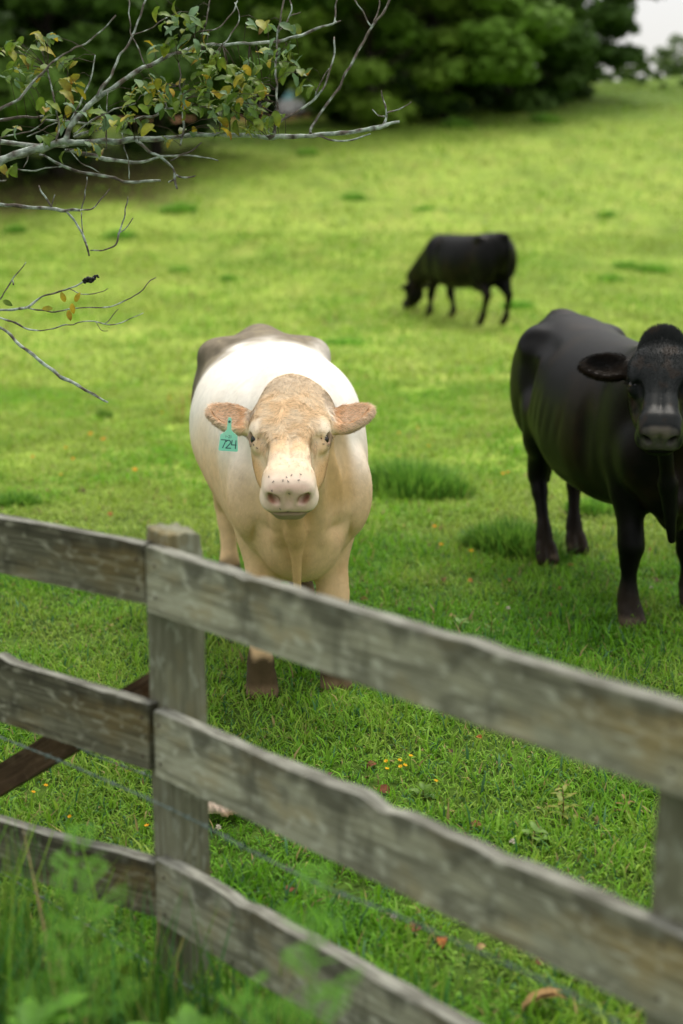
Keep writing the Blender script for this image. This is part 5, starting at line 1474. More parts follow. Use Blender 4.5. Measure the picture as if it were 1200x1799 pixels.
# shrubs along the foot of the wood and the ridge
def shrub(label, x, y, rx_, rz_, c1, c2_, seed, n_=900, size=0.2, name='shrub', group='shrubs along the edge of the pasture'):
    z0 = gz(x, y)
    V, q_, col_, L0 = crown(0, 0, rz_ * 0.55, rx_, rx_ * 0.8, rz_ * 0.55, 14, n_, size, c1, c2_, seed)
    V[:, 2] = np.maximum(V[:, 2], -0.05)
    o = mesh_np(name, V, q_, None, M_farleaf, None, col_, smooth=False)
    o.location = (x, y, z0)
    tag(o, label, 'shrub', group)
shr = [(1010, 77, 1.7, 1.5, 'first shrub right of the tall dark tree on the ridge'), (1060, 78, 1.5, 1.1, 'second shrub right of the tall dark tree'), (1110, 79, 1.6, 1.2, 'third shrub right of the tall dark tree, below the sky gap'), (1160, 80, 1.7, 1.3, 'shrub below the feathery tree'), (1205, 81, 1.8, 1.3, 'shrub on the ridge cut by the right picture edge'), (1085, 72, 1.2, 0.7, 'dark low shrub in front of the ridge, beside the tall tree'), (1155, 70, 1.5, 0.8, 'darkest low shrub at the upper right of the field')]
for k, (px_, y_, r_, h_, lb) in enumerate(shr):
    shrub(lb, (px_ - CX) / FPX * y_, y_, r_, h_, (0.06, 0.12, 0.02) if k < 5 else DK1, (0.14, 0.22, 0.04) if k < 5 else DK2, 200 + k)
us = [(-40, 38), (60, 39), (170, 41), (290, 46), (640, 53.5), (740, 54), (830, 57), (920, 60.5)]
for k, (px_, y_) in enumerate(us):
    shrub(['dark undergrowth bush at the left picture edge', 'dark undergrowth bush behind the low lichen twigs', 'dark undergrowth bush under the thickest branch', 'dark undergrowth bush left of the red earth bank', 'dark bush under the yellow-green bushy tree', 'dark bush between the two bright bushy trees', 'dark bush under the right bright bushy tree', 'dark bush at the foot of the tall dark tree'][k], (px_ - CX) / FPX * y_, y_ + 1.5, 2.6, 2.0, (0.018, 0.040, 0.008), (0.045, 0.085, 0.016), 220 + k, 1500, 0.3)

# ------------------------------------------------------------------ pale car parked in the lane
car = empty('parked_car', (-1.75, 74, gz(-1.75, 74)), R(18))
tag(car, 'pale car parked in the lane under the trees, mostly hidden in shade', 'car')
m, n, l, b = newmat('car_paint'); b.inputs['Base Color'].default_value = (0.42, 0.46, 0.46, 1); b.inputs['Roughness'].default_value = 0.35; M_paint = m
m, n, l, b = newmat('car_glass'); b.inputs['Base Color'].default_value = (0.20, 0.42, 0.42, 1); b.inputs['Roughness'].default_value = 0.08; M_glass = m
m, n, l, b = newmat('tyre'); b.inputs['Base Color'].default_value = (0.02, 0.02, 0.02, 1); b.inputs['Roughness'].default_value = 0.8; M_tyre = m
m, n, l, b = newmat('rim'); b.inputs['Base Color'].default_value = (0.35, 0.36, 0.38, 1); b.inputs['Metallic'].default_value = 0.8; b.inputs['Roughness'].default_value = 0.4; M_rim = m
# side profile (y forward is -y, towards the camera), lofted over the width
prof = [(-2.2, 0.35), (-2.25, 0.62), (-2.15, 0.80), (-1.1, 0.98), (-0.95, 1.00), (1.5, 1.02), (2.15, 0.95), (2.25, 0.70), (2.2, 0.35)]
def loft(name, prof, hw, mat, parent, inset=0.06, top_in=0.0, zref=1.0):
    xs_ = [-hw, -hw + inset, 0, hw - inset, hw]
    V = []; npf = len(prof)
    for i, x in enumerate(xs_):
        for (y, z) in prof:
            k = 0.97 if abs(x) == hw else 1.0
            xx = x * (1 - top_in * max(0, z - zref))
            V.append((xx, y * k, z if abs(x) < hw else z * 0.97 + 0.01))
    Q = [(i * npf + k, i * npf + (k + 1) % npf, (i + 1) * npf + (k + 1) % npf, (i + 1) * npf + k) for i in range(4) for k in range(npf)]
    mb = MB(); mb.add(V, Q)
    for i, fl_ in ((0, 1), (4, 0)):
        c_ = len(mb.v); mb.v.append((xs_[i], 0, 0.65 if name == 'body' else 1.2)); mb.c.append((1, 1, 1))
        mb.t += [(c_, i * npf + (k + 1) % npf, i * npf + k) if fl_ else (c_, i * npf + k, i * npf + (k + 1) % npf) for k in range(npf)]
    o = mb.build(name, mat, parent, smooth=False)
    return o
loft('body', prof, 0.88, M_paint, car)
loft('roof', [(-0.15, 1.42), (0.0, 1.46), (0.9, 1.47), (1.3, 1.42), (1.28, 1.38), (-0.13, 1.38)], 0.64, M_paint, car)
mb = MB(); mb.add([(-0.80, -1.02, 0.99), (0.80, -1.02, 0.99), (0.62, -0.18, 1.40), (-0.62, -0.18, 1.40), (-0.80, -0.98, 0.99), (0.80, -0.98, 0.99), (0.62, -0.14, 1.39), (-0.62, -0.14, 1.39)], [(0, 1, 2, 3), (7, 6, 5, 4), (0, 4, 5, 1), (2, 6, 7, 3), (1, 5, 6, 2), (3, 7, 4, 0)])
mb.build('windscreen', M_glass, car, smooth=False)
for s_ in (-1, 1):
    mb = MB(); mb.add([(s_ * 0.81, -0.93, 1.0), (s_ * 0.81, 1.75, 1.02), (s_ * 0.64, 1.28, 1.40), (s_ * 0.64, -0.12, 1.39), (s_ * 0.78, -0.9, 1.0), (s_ * 0.78, 1.7, 1.02), (s_ * 0.61, 1.25, 1.40), (s_ * 0.61, -0.1, 1.39)], [(0, 1, 2, 3), (7, 6, 5, 4), (0, 4, 5, 1), (2, 6, 7, 3), (1, 5, 6, 2), (3, 7, 4, 0)])
    mb.build('side_window', M_glass, car, smooth=False)
    for y_ in (-1.45, 1.4):
        mb = MB(); mb.tube([(s_ * 0.70, y_, 0.32), (s_ * 0.90, y_, 0.32)], [0.32, 0.32], 20); w_ = mb.build('wheel', M_tyre, car, smooth=False)
        mb = MB(); mb.tube([(s_ * 0.86, y_, 0.32), (s_ * 0.91, y_, 0.32)], [0.20, 0.19], 16); mb.build('rim', M_rim, w_, smooth=False)
    mb = MB(); mb.ellipsoid((s_ * 0.66, -2.22, 0.70), (0.14, 0.05, 0.08)); mb.build('headlight', M_glass, car)
mb = MB(); mb.add([(-0.85, -2.30, 0.36), (0.85, -2.30, 0.36), (0.85, -2.30, 0.52), (-0.85, -2.30, 0.52), (-0.85, -2.16, 0.36), (0.85, -2.16, 0.36), (0.85, -2.16, 0.52), (-0.85, -2.16, 0.52)], [(0, 1, 2, 3), (4, 7, 6, 5), (0, 4, 5, 1), (3, 2, 6, 7), (1, 5, 6, 2), (0, 3, 7, 4)]); mb.build('bumper', M_rim, car, smooth=False)

# the wood behind, which reads as one dark mass
Ls = []; b0 = 0
for k in range(46):
    x_ = -62 + k * 1.95; y_ = 88 + (k * 37 % 11) * 2.2 if x_ < 16 else 84 + (k * 37 % 5) * 2
    if x_ > 9.5: continue
    h_ = 17 if x_ < 12 else 11
    V, q_, col_, _l = crown(x_, y_, gz(x_, y_) + h_ * 0.45, 4.6, 4.0, h_ * 0.55, 30, 2200, 0.9, (0.020, 0.046, 0.010), (0.055, 0.105, 0.020), 400 + k)
    Ls.append((V, q_ + b0, col_)); b0 += len(V)
    V, q_, col_, _l = crown(x_, 80 + (k * 29 % 7), gz(x_, 80) + 1.5, 2.9, 2.2, 4.0, 20, 1500, 0.7, (0.014, 0.032, 0.008), (0.035, 0.07, 0.014), 460 + k)
    if x_ > -30 and not -12 < x_ < 0.5: Ls.append((V, q_ + b0, col_)); b0 += len(V)
o = mesh_np('woodland', np.concatenate([a[0] for a in Ls]), np.concatenate([a[1] for a in Ls]), None, M_farleaf, None, np.concatenate([a[2] for a in Ls]), smooth=False)
tag(o, 'dark far mass of the wood behind the nearer trees', 'woodland', kind='stuff')

# ------------------------------------------------------------------ clumps, flowers, fallen leaves
def clump(label, px_, py_, wpx, hgt, n_, tone, seed, group='dark clumps of longer grass in the pasture', bw=1.0, P0=None):
    p = gp(px_, py_) if P0 is None else Vector((P0[0], P0[1], gz(*P0)))
    dist = math.hypot(p.x, p.y)
    rad = wpx / FPX * dist * 0.5
    rg = np.random.default_rng(seed)
    X = rg.normal(0, rad * 0.5, n_); Y = rg.normal(0, rad * 0.42, n_)
    if dist > 15: hgt = hgt * 0.75
    H = hgt * rg.uniform(0.45, 1.15, n_) * np.exp(-(X ** 2 + Y ** 2) / (rad * 1.1) ** 2 * 0.5)
    Wd = rg.uniform(0.006, 0.011, n_) * bw * max(1, dist / 9)
    lean = rg.uniform(0.1, 0.9, n_)
    X = np.clip(X, -rad * 0.85, rad * 0.85) + rg.uniform(-.03, .03, n_); Y = np.clip(Y, -rad * 0.9, rad * 0.9)
    X = X + rad * 0.2 * np.sin(Y / rad * 4 + seed); tone = tone * (1.5 if dist < 15 else 2.2); n_f = 1
    base = np.array([(0.050, 0.130, 0.016), (0.095, 0.205, 0.024), (0.15, 0.27, 0.035)])[rg.integers(0, 3, n_)] * tone
    global rng
    V, q_, t_, C_ = blades(n_, X + p.x, Y + p.y, H, Wd, lean, base, base * 1.3, az=np.arctan2(Y, X) + rg.normal(0, 0.8, n_))
    V = V - np.array([p.x, p.y, p.z])
    o = mesh_np('grass_clump', V, q_, t_, M_blade, None, C_)
    o.location = p
    tag(o, label, 'grass clump', group)
    return o
CL = [
 ('large dark grass clump right of the cream cow, below its ear', 722, 862, 190, 0.24, 2600, 1.0),
 ('large dark grass clump between the two nearest cows, left of the black cow\'s hind feet', 905, 968, 170, 0.20, 2200, 0.95),
 ('grass clump just right of the black cow\'s hind feet', 1040, 900, 90, 0.12, 700, 1.1),
 ('small grass clump behind the grazing cow\'s hind legs', 910, 540, 60, 0.20, 400, 1.0),
 ('dark grass clump below the bare branch tip, farthest of all', 540, 272, 34, 0.35, 300, 0.9),
 ('wide grass clump below the leafy branch end', 312, 372, 62, 0.35, 500, 0.9),
 ('narrow grass clump near the middle, above the grazing cow', 622, 350, 42, 0.28, 350, 0.9),
 ('grass clump behind the dark gall on the twig', 212, 418, 56, 0.30, 400, 0.9),
 ('grass clump left of the centre, above the cream cow\'s back', 318, 478, 36, 0.20, 300, 0.95),
 ('smaller grass clump next to the one above the cream cow\'s back', 400, 492, 28, 0.18, 250, 0.95),
 ('grass clump at the left edge beneath the horizontal twig', 26, 408, 34, 0.28, 260, 0.9),
 ('left one of three grass clumps above the black cow', 1072, 492, 40, 0.18, 300, 0.95),
 ('upper one of three grass clumps above the black cow', 1102, 470, 44, 0.22, 350, 0.9),
 ('widest of three grass clumps above the black cow', 1148, 476, 54, 0.24, 450, 0.9),
 ('low grass clump just behind the cream cow\'s rump', 606, 603, 90, 0.12, 600, 1.0),
 ('grass clump near the right edge high on the slope', 1066, 380, 30, 0.22, 250, 0.95),
 ('grass clump on the slope above the grazing cow\'s rump', 745, 368, 40, 0.16, 260, 0.95),
 ('grass clump at the left edge above the top rail', 28, 885, 80, 0.10, 500, 1.0),
 ('tiny grass clump below the tip of the lowest twig', 183, 734, 24, 0.10, 160, 0.8),
 ('dark clump at the foot of the wood, left of the ridge', 805, 222, 50, 0.5, 400, 0.8),
 ('dark clump on the upper slope below the tall dark tree', 960, 215, 50, 0.5, 400, 0.8),
]
for k, a in enumerate(CL): clump(a[0], a[1], a[2], a[3], a[4], a[5], a[6], 500 + k)
# faint unnamed unevenness of the sward is part of the grass; dry stems beside the cream cow
def stems(name, label, cat, P0, n_, hgt, col, spread, r=0.002, seeds=False):
    p = Vector((P0[0], P0[1], gz(P0[0], P0[1])))
    mb = MB()
    for _ in range(n_):
        a = random.uniform(0, 6.28); b_ = Vector((math.cos(a), math.sin(a), 0)) * random.uniform(0, spread)
        h_ = hgt * random.uniform(0.6, 1.1); ln = Vector((random.uniform(-.2, .2), random.uniform(-.2, .2), 0)) * h_
        pts = [b_ - Vector((0, 0, .01)), b_ + Vector((0, 0, h_ * .5)) + ln * .3, b_ + Vector((0, 0, h_)) + ln]
        mb.tube(pts, [r, r * .8, r * .4], 4, col=tuple(c * random.uniform(.7, 1.2) for c in col))
        for j in range(5):
            t = random.uniform(0.3, 1); q_ = pts[0].lerp(pts[2], t)
            d_ = Vector((random.uniform(-1, 1), random.uniform(-1, 1), random.uniform(-.2, .8)))
            leaf_shape(mb, q_, d_, Vector((0, 0, 1)), 0.03, 0.009, [tuple(c * 1.1 for c in col)] * 2, 0.5, 3)
    o = mb.build(name, M_dryleaf, None); o.location = p; tag(o, label, cat)
q_ = gp(322, 745); stems('dry_weed', 'thin reddish dry weed standing left of the cream cow\'s flank', 'weed', (q_.x, q_.y), 14, 0.30, (0.30, 0.17, 0.05), 0.16)

def flower(label, px_, py_, h=0.06, size=0.011, colr=(0.80, 0.46, 0.01), grp='small yellow flowers in the pasture', white=False):
    p = gp(px_, py_ + h * 0.6 * FPX / 8)
    d0 = math.hypot(p.x, p.y); 
    p = gp(px_, py_ + h * 0.9 * FPX / d0)
    root = empty('clover_flower' if white else 'buttercup', p)
    tag(root, label, 'flower', grp)
    mb = MB(); lx, ly = random.uniform(-.006, .006), random.uniform(-.006, .006)
    mb.tube([(0, 0, -0.005), (lx, ly, h * .6), (lx * 1.5, ly * 1.5, h)], [0.0009, 0.0008, 0.0007], 5, col=(0.10, 0.20, 0.03)); mb.build('stem', M_leaf, root)
    mb = MB(); top = Vector((lx * 1.5, ly * 1.5, h))
    if white:
        for k in range(26):
            a = random.uniform(0, 6.28); e = random.uniform(-0.2, 1.4)
            d_ = Vector((math.cos(a) * math.cos(e), math.sin(a) * math.cos(e), math.sin(e)))
            mb.ellipsoid(top + d_ * size * 0.6, (size * .16, size * .16, size * .34), rot=d_.to_track_quat('Z', 'Y').to_matrix(), nu=5, nv=4, col=(0.72, 0.66, 0.55))
        mb.build('bloom', M_petal, root)
    else:
        tilt = Vector((random.uniform(-.35, .35), random.uniform(-.5, .1), 1)).normalized()
        q0 = tilt.to_track_quat('Z', 'Y').to_matrix()
        for k in range(6):
            a = k * 6.283 / 6 + 0.2
            d_ = q0 @ Vector((math.cos(a), math.sin(a), 0.38))
            leaf_shape(mb, top, d_, q0 @ Vector((0, 0, 1)), size, size * 0.8, [colr, colr], -0.3, 3)
        mb.build('petals', M_petal, root)
        mb = MB(); mb.ellipsoid(top + tilt * size * 0.12, (size * .2,) * 3, nu=8, nv=5, col=(0.55, 0.30, 0.01)); mb.build('centre', M_petal, root)
ORD = ['leftmost', 'second from the left', 'third from the left', 'fourth from the left', 'fifth from the left', 'sixth from the left', 'seventh from the left', 'eighth from the left', 'ninth from the left', 'tenth from the left', 'eleventh from the left', 'twelfth from the left', 'thirteenth from the left']
def ordered(lst): return sorted(lst, key=lambda p: p[0])
OR_ = (0.85, 0.36, 0.01)
for k, (a, b_) in enumerate(ordered([(60, 805), (108, 836), (116, 789), (127, 809), (160, 765), (181, 774), (237, 828), (298, 701), (285, 727)])):
    flower(f'orange-yellow flower in the grass left of the cream cow, {ORD[k]} there', a, b_, 0.07, 0.017 if k not in (4, 5, 6) else 0.024, OR_)
for k, (a, b_) in enumerate(ordered([(702, 763), (733, 754), (754, 785), (700, 804), (720, 836), (736, 834)])):
    flower(f'orange-yellow flower around the clump right of the cream cow, {ORD[k]}', a, b_, 0.08, 0.013, OR_)
for k, (a, b_) in enumerate(ordered([(881, 834), (893, 832)])):
    flower(f'orange-yellow flower beside the black cow\'s near hind leg, {("left", "right")[k]} one of the pair', a, b_, 0.08, 0.016, OR_)
for k, (a, b_) in enumerate(ordered([(765, 927), (773, 959), (825, 969)])):
    flower(f'orange flower in the grass between the cream and black cows, {ORD[k]} there', a, b_, 0.05, 0.015, OR_)
for k, (a, b_) in enumerate(ordered([(722, 1329), (697, 1335), (683, 1340), (699, 1347), (713, 1346), (679, 1353)])):
    flower(f'bright buttercup of the cluster between top and middle rail, {ORD[k]}', a, b_, 0.075, 0.0095, (0.85, 0.52, 0.01), 'buttercups seen between the rails')
flower('single buttercup right of the cluster between the rails', 762, 1374, 0.06, 0.009, (0.85, 0.50, 0.01), 'buttercups seen between the rails')
flower('buttercup in the grass below the brace, right of the pair', 119, 1436, 0.05, 0.008, (0.85, 0.42, 0.01), 'buttercups seen between the rails')
flower('buttercup just left of the fence post above the bottom rail', 257, 1453, 0.05, 0.010, (0.85, 0.42, 0.01), 'buttercups seen between the rails')
flower('buttercup below the brace, upper one of a pair', 77, 1382, 0.05, 0.009, (0.85, 0.45, 0.01), 'buttercups seen between the rails')
flower('buttercup below the brace, lower one of a pair', 61, 1392, 0.05, 0.009, (0.85, 0.45, 0.01), 'buttercups seen between the rails')
flower('orange buttercup above the weed in front of the bottom rail', 480, 1604, 0.05, 0.010, (0.85, 0.38, 0.01), 'buttercups seen between the rails')
for lb, a, b_ in (('white clover flower in the clump right of the cream cow', 702, 840), ('white clover flower left of the black cow\'s front hoof', 893, 1070), ('white clover flower right of the black cow\'s front hoof', 1146, 1035), ('white clover flower below the lone small weed', 905, 1477), ('white clover flower beside the barbed wire under the middle rail', 698, 1612), ('white clover flower just right of the fence post below the pale scrap', 383, 1452)):
    flower(lb, a, b_, 0.045, 0.012, white=True, grp='white clover flowers')

def fallen(label, px_, py_, size, c1, seed, curl=1.2):
    p = gp(px_, py_)
    rg = random.Random(seed)
    size *= 0.62 + 0.45 * rg.random()
    mb = MB()
    st = random.getstate(); random.seed(seed)
    az = rg.uniform(0, 6.28)
    d_ = Vector((math.cos(az), math.sin(az), 0.5))
    leaf_shape(mb, Vector((0, 0, 0)) - d_ * size * .2, d_, Vector((rg.uniform(-.5, .5), -0.5, 1)), size, size * 0.62, [c1, tuple(x * 0.7 for x in c1)], curl, 6)
    mb.tube([Vector((0, 0, 0)) - d_ * size * .2, Vector((0, 0, 0)) - d_ * size * .45 + Vector((0, 0, .004))], [0.0009, 0.0006], 4, col=c1)
    random.setstate(st)
    o = mb.build('fallen_leaf', M_dryleaf, None)
    o.location = p + Vector((0, 0, 0.018)); tag(o, label, 'fallen leaf', 'dead leaves lying in the grass')
RB, DB_, TN, OB = (0.17, 0.058, 0.024), (0.075, 0.038, 0.020), (0.34, 0.22, 0.10), (0.33, 0.115, 0.025)
FL = [('orange-brown leaf below the cream cow\'s right-hand hoof', 596, 1257, 0.055, (0.42, 0.19, 0.07)), ('dark leaf left below the orange-brown leaf under the cream cow', 574, 1293, 0.035, DB_), ('reddish leaf left of the buttercup cluster', 657, 1349, 0.04, RB), ('dark leaf at the upper edge of the middle rail, below the cream cow', 582, 1366, 0.035, DB_), ('red leaf just below the buttercup cluster', 667, 1394, 0.06, RB), ('orange-red leaf close below the top rail, right of centre', 843, 1303, 0.038, OB), ('dark leaf below the top rail above the lone buttercup', 791, 1328, 0.04, DB_), ('brown leaf on the upper edge of the middle rail near its chip', 832, 1459, 0.05, RB), ('pale brown leaf left of the lone small weed', 903, 1455, 0.035, TN),
 ('round orange leaf left of the fence post below the middle rail', 229, 1363, 0.05, OB), ('brown leaf below the middle rail, left of the round orange leaf', 205, 1352, 0.035, TN), ('dark leaf just right of the fence post under the top rail', 397, 1127, 0.04, DB_), ('brown leaf below the left top rail, near the post', 206, 1092, 0.05, RB), ('tan leaf beside the brown leaf below the left top rail', 197, 1104, 0.045, TN), ('dark leaf left of the brown leaf below the left top rail', 174, 1080, 0.04, DB_), ('orange leaf just above the left top rail', 192, 905, 0.07, OB), ('dark leaf above the left top rail, near the post', 141, 866, 0.07, DB_),
 ('red leaf right of the cream cow\'s front legs', 642, 1058, 0.05, RB), ('dark leaf above the top rail near its middle', 724, 1077, 0.05, DB_), ('reddish leaf between the two near cows, left of three', 779, 1021, 0.05, RB), ('orange leaf between the two near cows, middle of three', 827, 1026, 0.045, OB), ('dark red leaf between the two near cows, right of three', 895, 1026, 0.05, RB), ('tan leaf near the white clover left of the black cow', 874, 1066, 0.045, TN), ('brown leaf with a pale one beside, above the top rail', 796, 1089, 0.065, TN), ('red-brown leaf beside the orange flower between the cows', 777, 932, 0.07, RB),
 ('brown leaf right of the black cow\'s knee', 1143, 973, 0.05, RB), ('red leaf right of the brown one near the black cow\'s knee', 1165, 985, 0.05, RB), ('dark leaf below the two leaves near the black cow\'s knee', 1155, 1025, 0.055, DB_), ('orange leaf below the black cow\'s hind hoof', 1005, 997, 0.05, OB), ('brown leaf left of the black cow\'s front foot, upper one', 983, 1039, 0.05, RB), ('dark leaf left of the black cow\'s front foot, lower left', 953, 1083, 0.05, DB_), ('dark red leaf left of the black cow\'s front foot, lower right', 968, 1086, 0.055, RB), ('orange leaf left of the black cow\'s hind foot', 923, 988, 0.05, OB),
 ('brown leaf under the middle rail above the front weed', 508, 1573, 0.05, RB), ('dark red leaf by the barbed wire below the middle rail', 717, 1642, 0.06, RB), ('orange-red leaf below the barbed wire, right of the dark red one', 777, 1658, 0.045, OB), ('brown leaf near the lower wire at right', 944, 1700, 0.05, RB), ('pale leaf under the lower stretch of the middle rail', 849, 1672, 0.035, TN), ('dark leaf near the right end of the lowest gap', 1010, 1640, 0.045, DB_)]
for k, a in enumerate(FL): fallen(*a, seed=900 + k)
# big curled dry leaf at the bottom
p_ = gp(944, 1790)
mb = MB()
path = [Vector((-0.040, 0.0, 0.0)), Vector((-0.030, 0.01, 0.035)), Vector((-0.008, 0.012, 0.060)), Vector((0.022, 0.01, 0.072)), Vector((0.048, 0.0, 0.062))]
for k in range(3):
    leaf_shape(mb, path[0] + Vector((0, k * 0.006, 0)), Vector((0.25, 0, 1)), Vector((-1, 0, 0.3)), 0.125, 0.030, [(0.34, 0.22, 0.09), (0.26, 0.15, 0.05)], 1.5, 8)
o = mb.build('fallen_leaf', M_dryleaf, None); o.location = p_ + Vector((0, 0, 0.01)); tag(o, 'large curled tan dead leaf at the bottom edge of the picture', 'fallen leaf', 'dead leaves lying in the grass')

# pale scrap and stick behind the post
p_ = gp(392, 1442)
mb = MB(); rg = np.random.default_rng(77)
nx_, ns_ = 22, 12
V = []; C_ = []
for i in range(nx_):
    t = i / (nx_ - 1); x = -0.085 + 0.155 * t
    rr = (0.020 + 0.007 * math.sin(t * 3.1)) * (0.55 + 0.45 * min(1, 6 * (1 - t) + .15)) * min(1, 0.6 + t * 5)
    bend = 0.010 * math.sin(t * 5.5) - 0.008 * (abs(t - 0.55) < 0.07)
    for k in range(ns_):
        th = 2 * math.pi * k / ns_
        r2 = rr * (1 + 0.20 * rg.standard_normal() * 0.3 + 0.16 * math.cos(3 * th + 1 + t * 2))
        V.append((x + 0.004 * math.cos(th * 2), r2 * math.cos(th) * 1.2, 0.022 + bend + r2 * math.sin(th)))
        w_ = max(0, math.sin(th)); a_ = 0.5 * (t > 0.5) * (abs(math.sin(th * 1.5 + 4 * t)))
        C_.append((0.80 - 0.08 * a_, 0.62 - 0.26 * a_, 0.50 - 0.32 * a_))
Q_ = [(i * ns_ + k, (i + 1) * ns_ + k, (i + 1) * ns_ + (k + 1) % ns_, i * ns_ + (k + 1) % ns_) for i in range(nx_ - 1) for k in range(ns_)]
cI = len(V); V += [(-0.088, 0, 0.022), (0.075, 0, 0.022)]; C_ += [(0.7, 0.5, 0.35), (0.72, 0.42, 0.22)]
T_ = [(cI, (k + 1) % ns_, k) for k in range(ns_)] + [(cI + 1, (nx_ - 1) * ns_ + k, (nx_ - 1) * ns_ + (k + 1) % ns_) for k in range(ns_)]
mb.add(V, Q_, T_, C_)
o = mb.build('wood_scrap', M_dryleaf, None); o.location = p_ + Vector((0.0, 0, 0.030)); o.rotation_euler = (0.1, -0.12, 0.1)
tag(o, 'pale peach-coloured scrap lying in the grass just right of the fence post', 'scrap')
p_ = gp(372, 1408); mb = MB()
mb.tube([(-0.10, 0.01, 0.045), (-0.03, 0, 0.040), (0.03, 0.004, 0.030), (0.065, -0.004, 0.010)], [0.007, 0.0065, 0.005, 0.003], 7, col=(0.17, 0.10, 0.06), jit=0.3)
o = mb.build('stick', M_bark, None); o.location = p_; tag(o, 'short brown stick just above the pale scrap by the post', 'stick')

# lone small weed and other broad-leaved weeds in the turf
def weed(label, px_, py_, h, nleaf, L_, cols, seed, wid=0.35, P0=None, up=0.5, group=None, name='weed', stemc=(0.22, 0.12, 0.05)):
    p = gp(px_, py_) if P0 is None else Vector((P0[0], P0[1], gz(*P0)))
    st = random.getstate(); random.seed(seed)
    root = empty(name, p); tag(root, label, 'weed', group)
    mb = MB(); mb.tube([(0, 0, -0.01), (0.004, 0, h * .5), (0.0, 0.004, h)], [0.0025, 0.002, 0.0012], 6, col=stemc); mb.build('stem', M_leaf, root)
    mb = MB()
    for k in range(nleaf):
        t = (k + 0.5) / nleaf; a = k * 2.4
        d_ = Vector((math.cos(a), math.sin(a), up * (0.4 + t)))
        leaf_shape(mb, Vector((0.003, 0, h * (0.15 + 0.85 * t))), d_, Vector((0, 0, 1)), L_ * (1.15 - 0.5 * t), L_ * wid * (1.15 - .5 * t), random.choice(cols), random.uniform(0.2, 0.9), 6)
    mb.build('leaves', M_leaf, root)
    random.setstate(st)
GA = [[(0.16, 0.24, 0.03), (0.22, 0.22, 0.04)], [(0.20, 0.28, 0.04), (0.26, 0.20, 0.04)]]
GB = [[(0.10, 0.20, 0.025), (0.13, 0.24, 0.03)], [(0.15, 0.27, 0.05), (0.12, 0.22, 0.03)]]
weed('lone small weed with yellowish leaves on a red stem between the right rails', 987, 1448, 0.12, 13, 0.058, GA, 31)
weed('small reddish weed right of the lone yellowish one', 1096, 1440, 0.08, 8, 0.04, [[(0.20, 0.18, 0.04), (0.26, 0.12, 0.04)]], 32)
weed('pale broad-leaved weed in the turf below the single buttercup', 742, 1405, 0.035, 7, 0.055, GB, 33, 0.55, up=0.7)
weed('broad-leaved weed left of the lone yellowish one', 938, 1480, 0.04, 7, 0.06, GB, 34, 0.5, up=0.6)
weed('bright weed rosette between the two near cows', 805, 1105, 0.03, 7, 0.08, GB, 35, 0.5, up=0.5)
weed('pale weed standing right of the bright rosette', 862, 1120, 0.12, 9, 0.05, GB, 36, 0.25, up=1.2)

# ------------------------------------------------------------------ foreground: tall grass and weeds on this side of the fence
def tall(n_, x0, x1, y0, y1, h0, h1, seed, w=(0.004, 0.008), dens=None):
    rg = np.random.default_rng(seed)
    X = rg.uniform(x0, x1, n_); Y = rg.uniform(y0, y1, n_)
    if dens is not None:
        k = rg.random(n_) < dens(X, Y); X, Y = X[k], Y[k]
    N = len(X)
    H = rg.uniform(h0, h1, N); Wd = rg.uniform(*w, N); le = rg.uniform(0.03, 0.45, N)
    c = np.array([(0.070, 0.200, 0.020), (0.13, 0.31, 0.03), (0.22, 0.36, 0.045), (0.09, 0.26, 0.07)])[rg.integers(0, 4, N)] * rg.uniform(0.7, 1.2, (N, 1))
    dry = rg.random(N) < 0.05
    c[dry] = np.array([0.42, 0.32, 0.15])
    return blades(N, X, Y, H, Wd, le, c, c * 1.2, bend=0.9)
def dn(X, Y):
    return np.clip(1.0 - sstep(-0.62, -0.30, X) * 0.72, 0.05, 1) * (1 - sstep(-0.10, 0.05, X)) 
def post_clear(X, Y): return dn(X, Y)
o = join_build('tall_grass', [
    tall(2600, -1.7, 0.0, 2.35, 3.02, 0.22, 0.46, 61, dens=dn),
    tall(1500, -1.7, -0.55, 2.3, 3.1, 0.36, 0.62, 62, dens=lambda X, Y: 0.9 - 0.8 * sstep(-0.75, -0.5, X)),
    tall(900, -0.45, 0.25, 2.5, 3.0, 0.10, 0.26, 63),
    tall(1500, 0.2, 1.2, 1.2, 2.0, 0.12, 0.30, 64),
], M_blade)
tag(o, 'tall rough grass on the near side of the fence at the lower left', 'tall grass', kind='stuff')

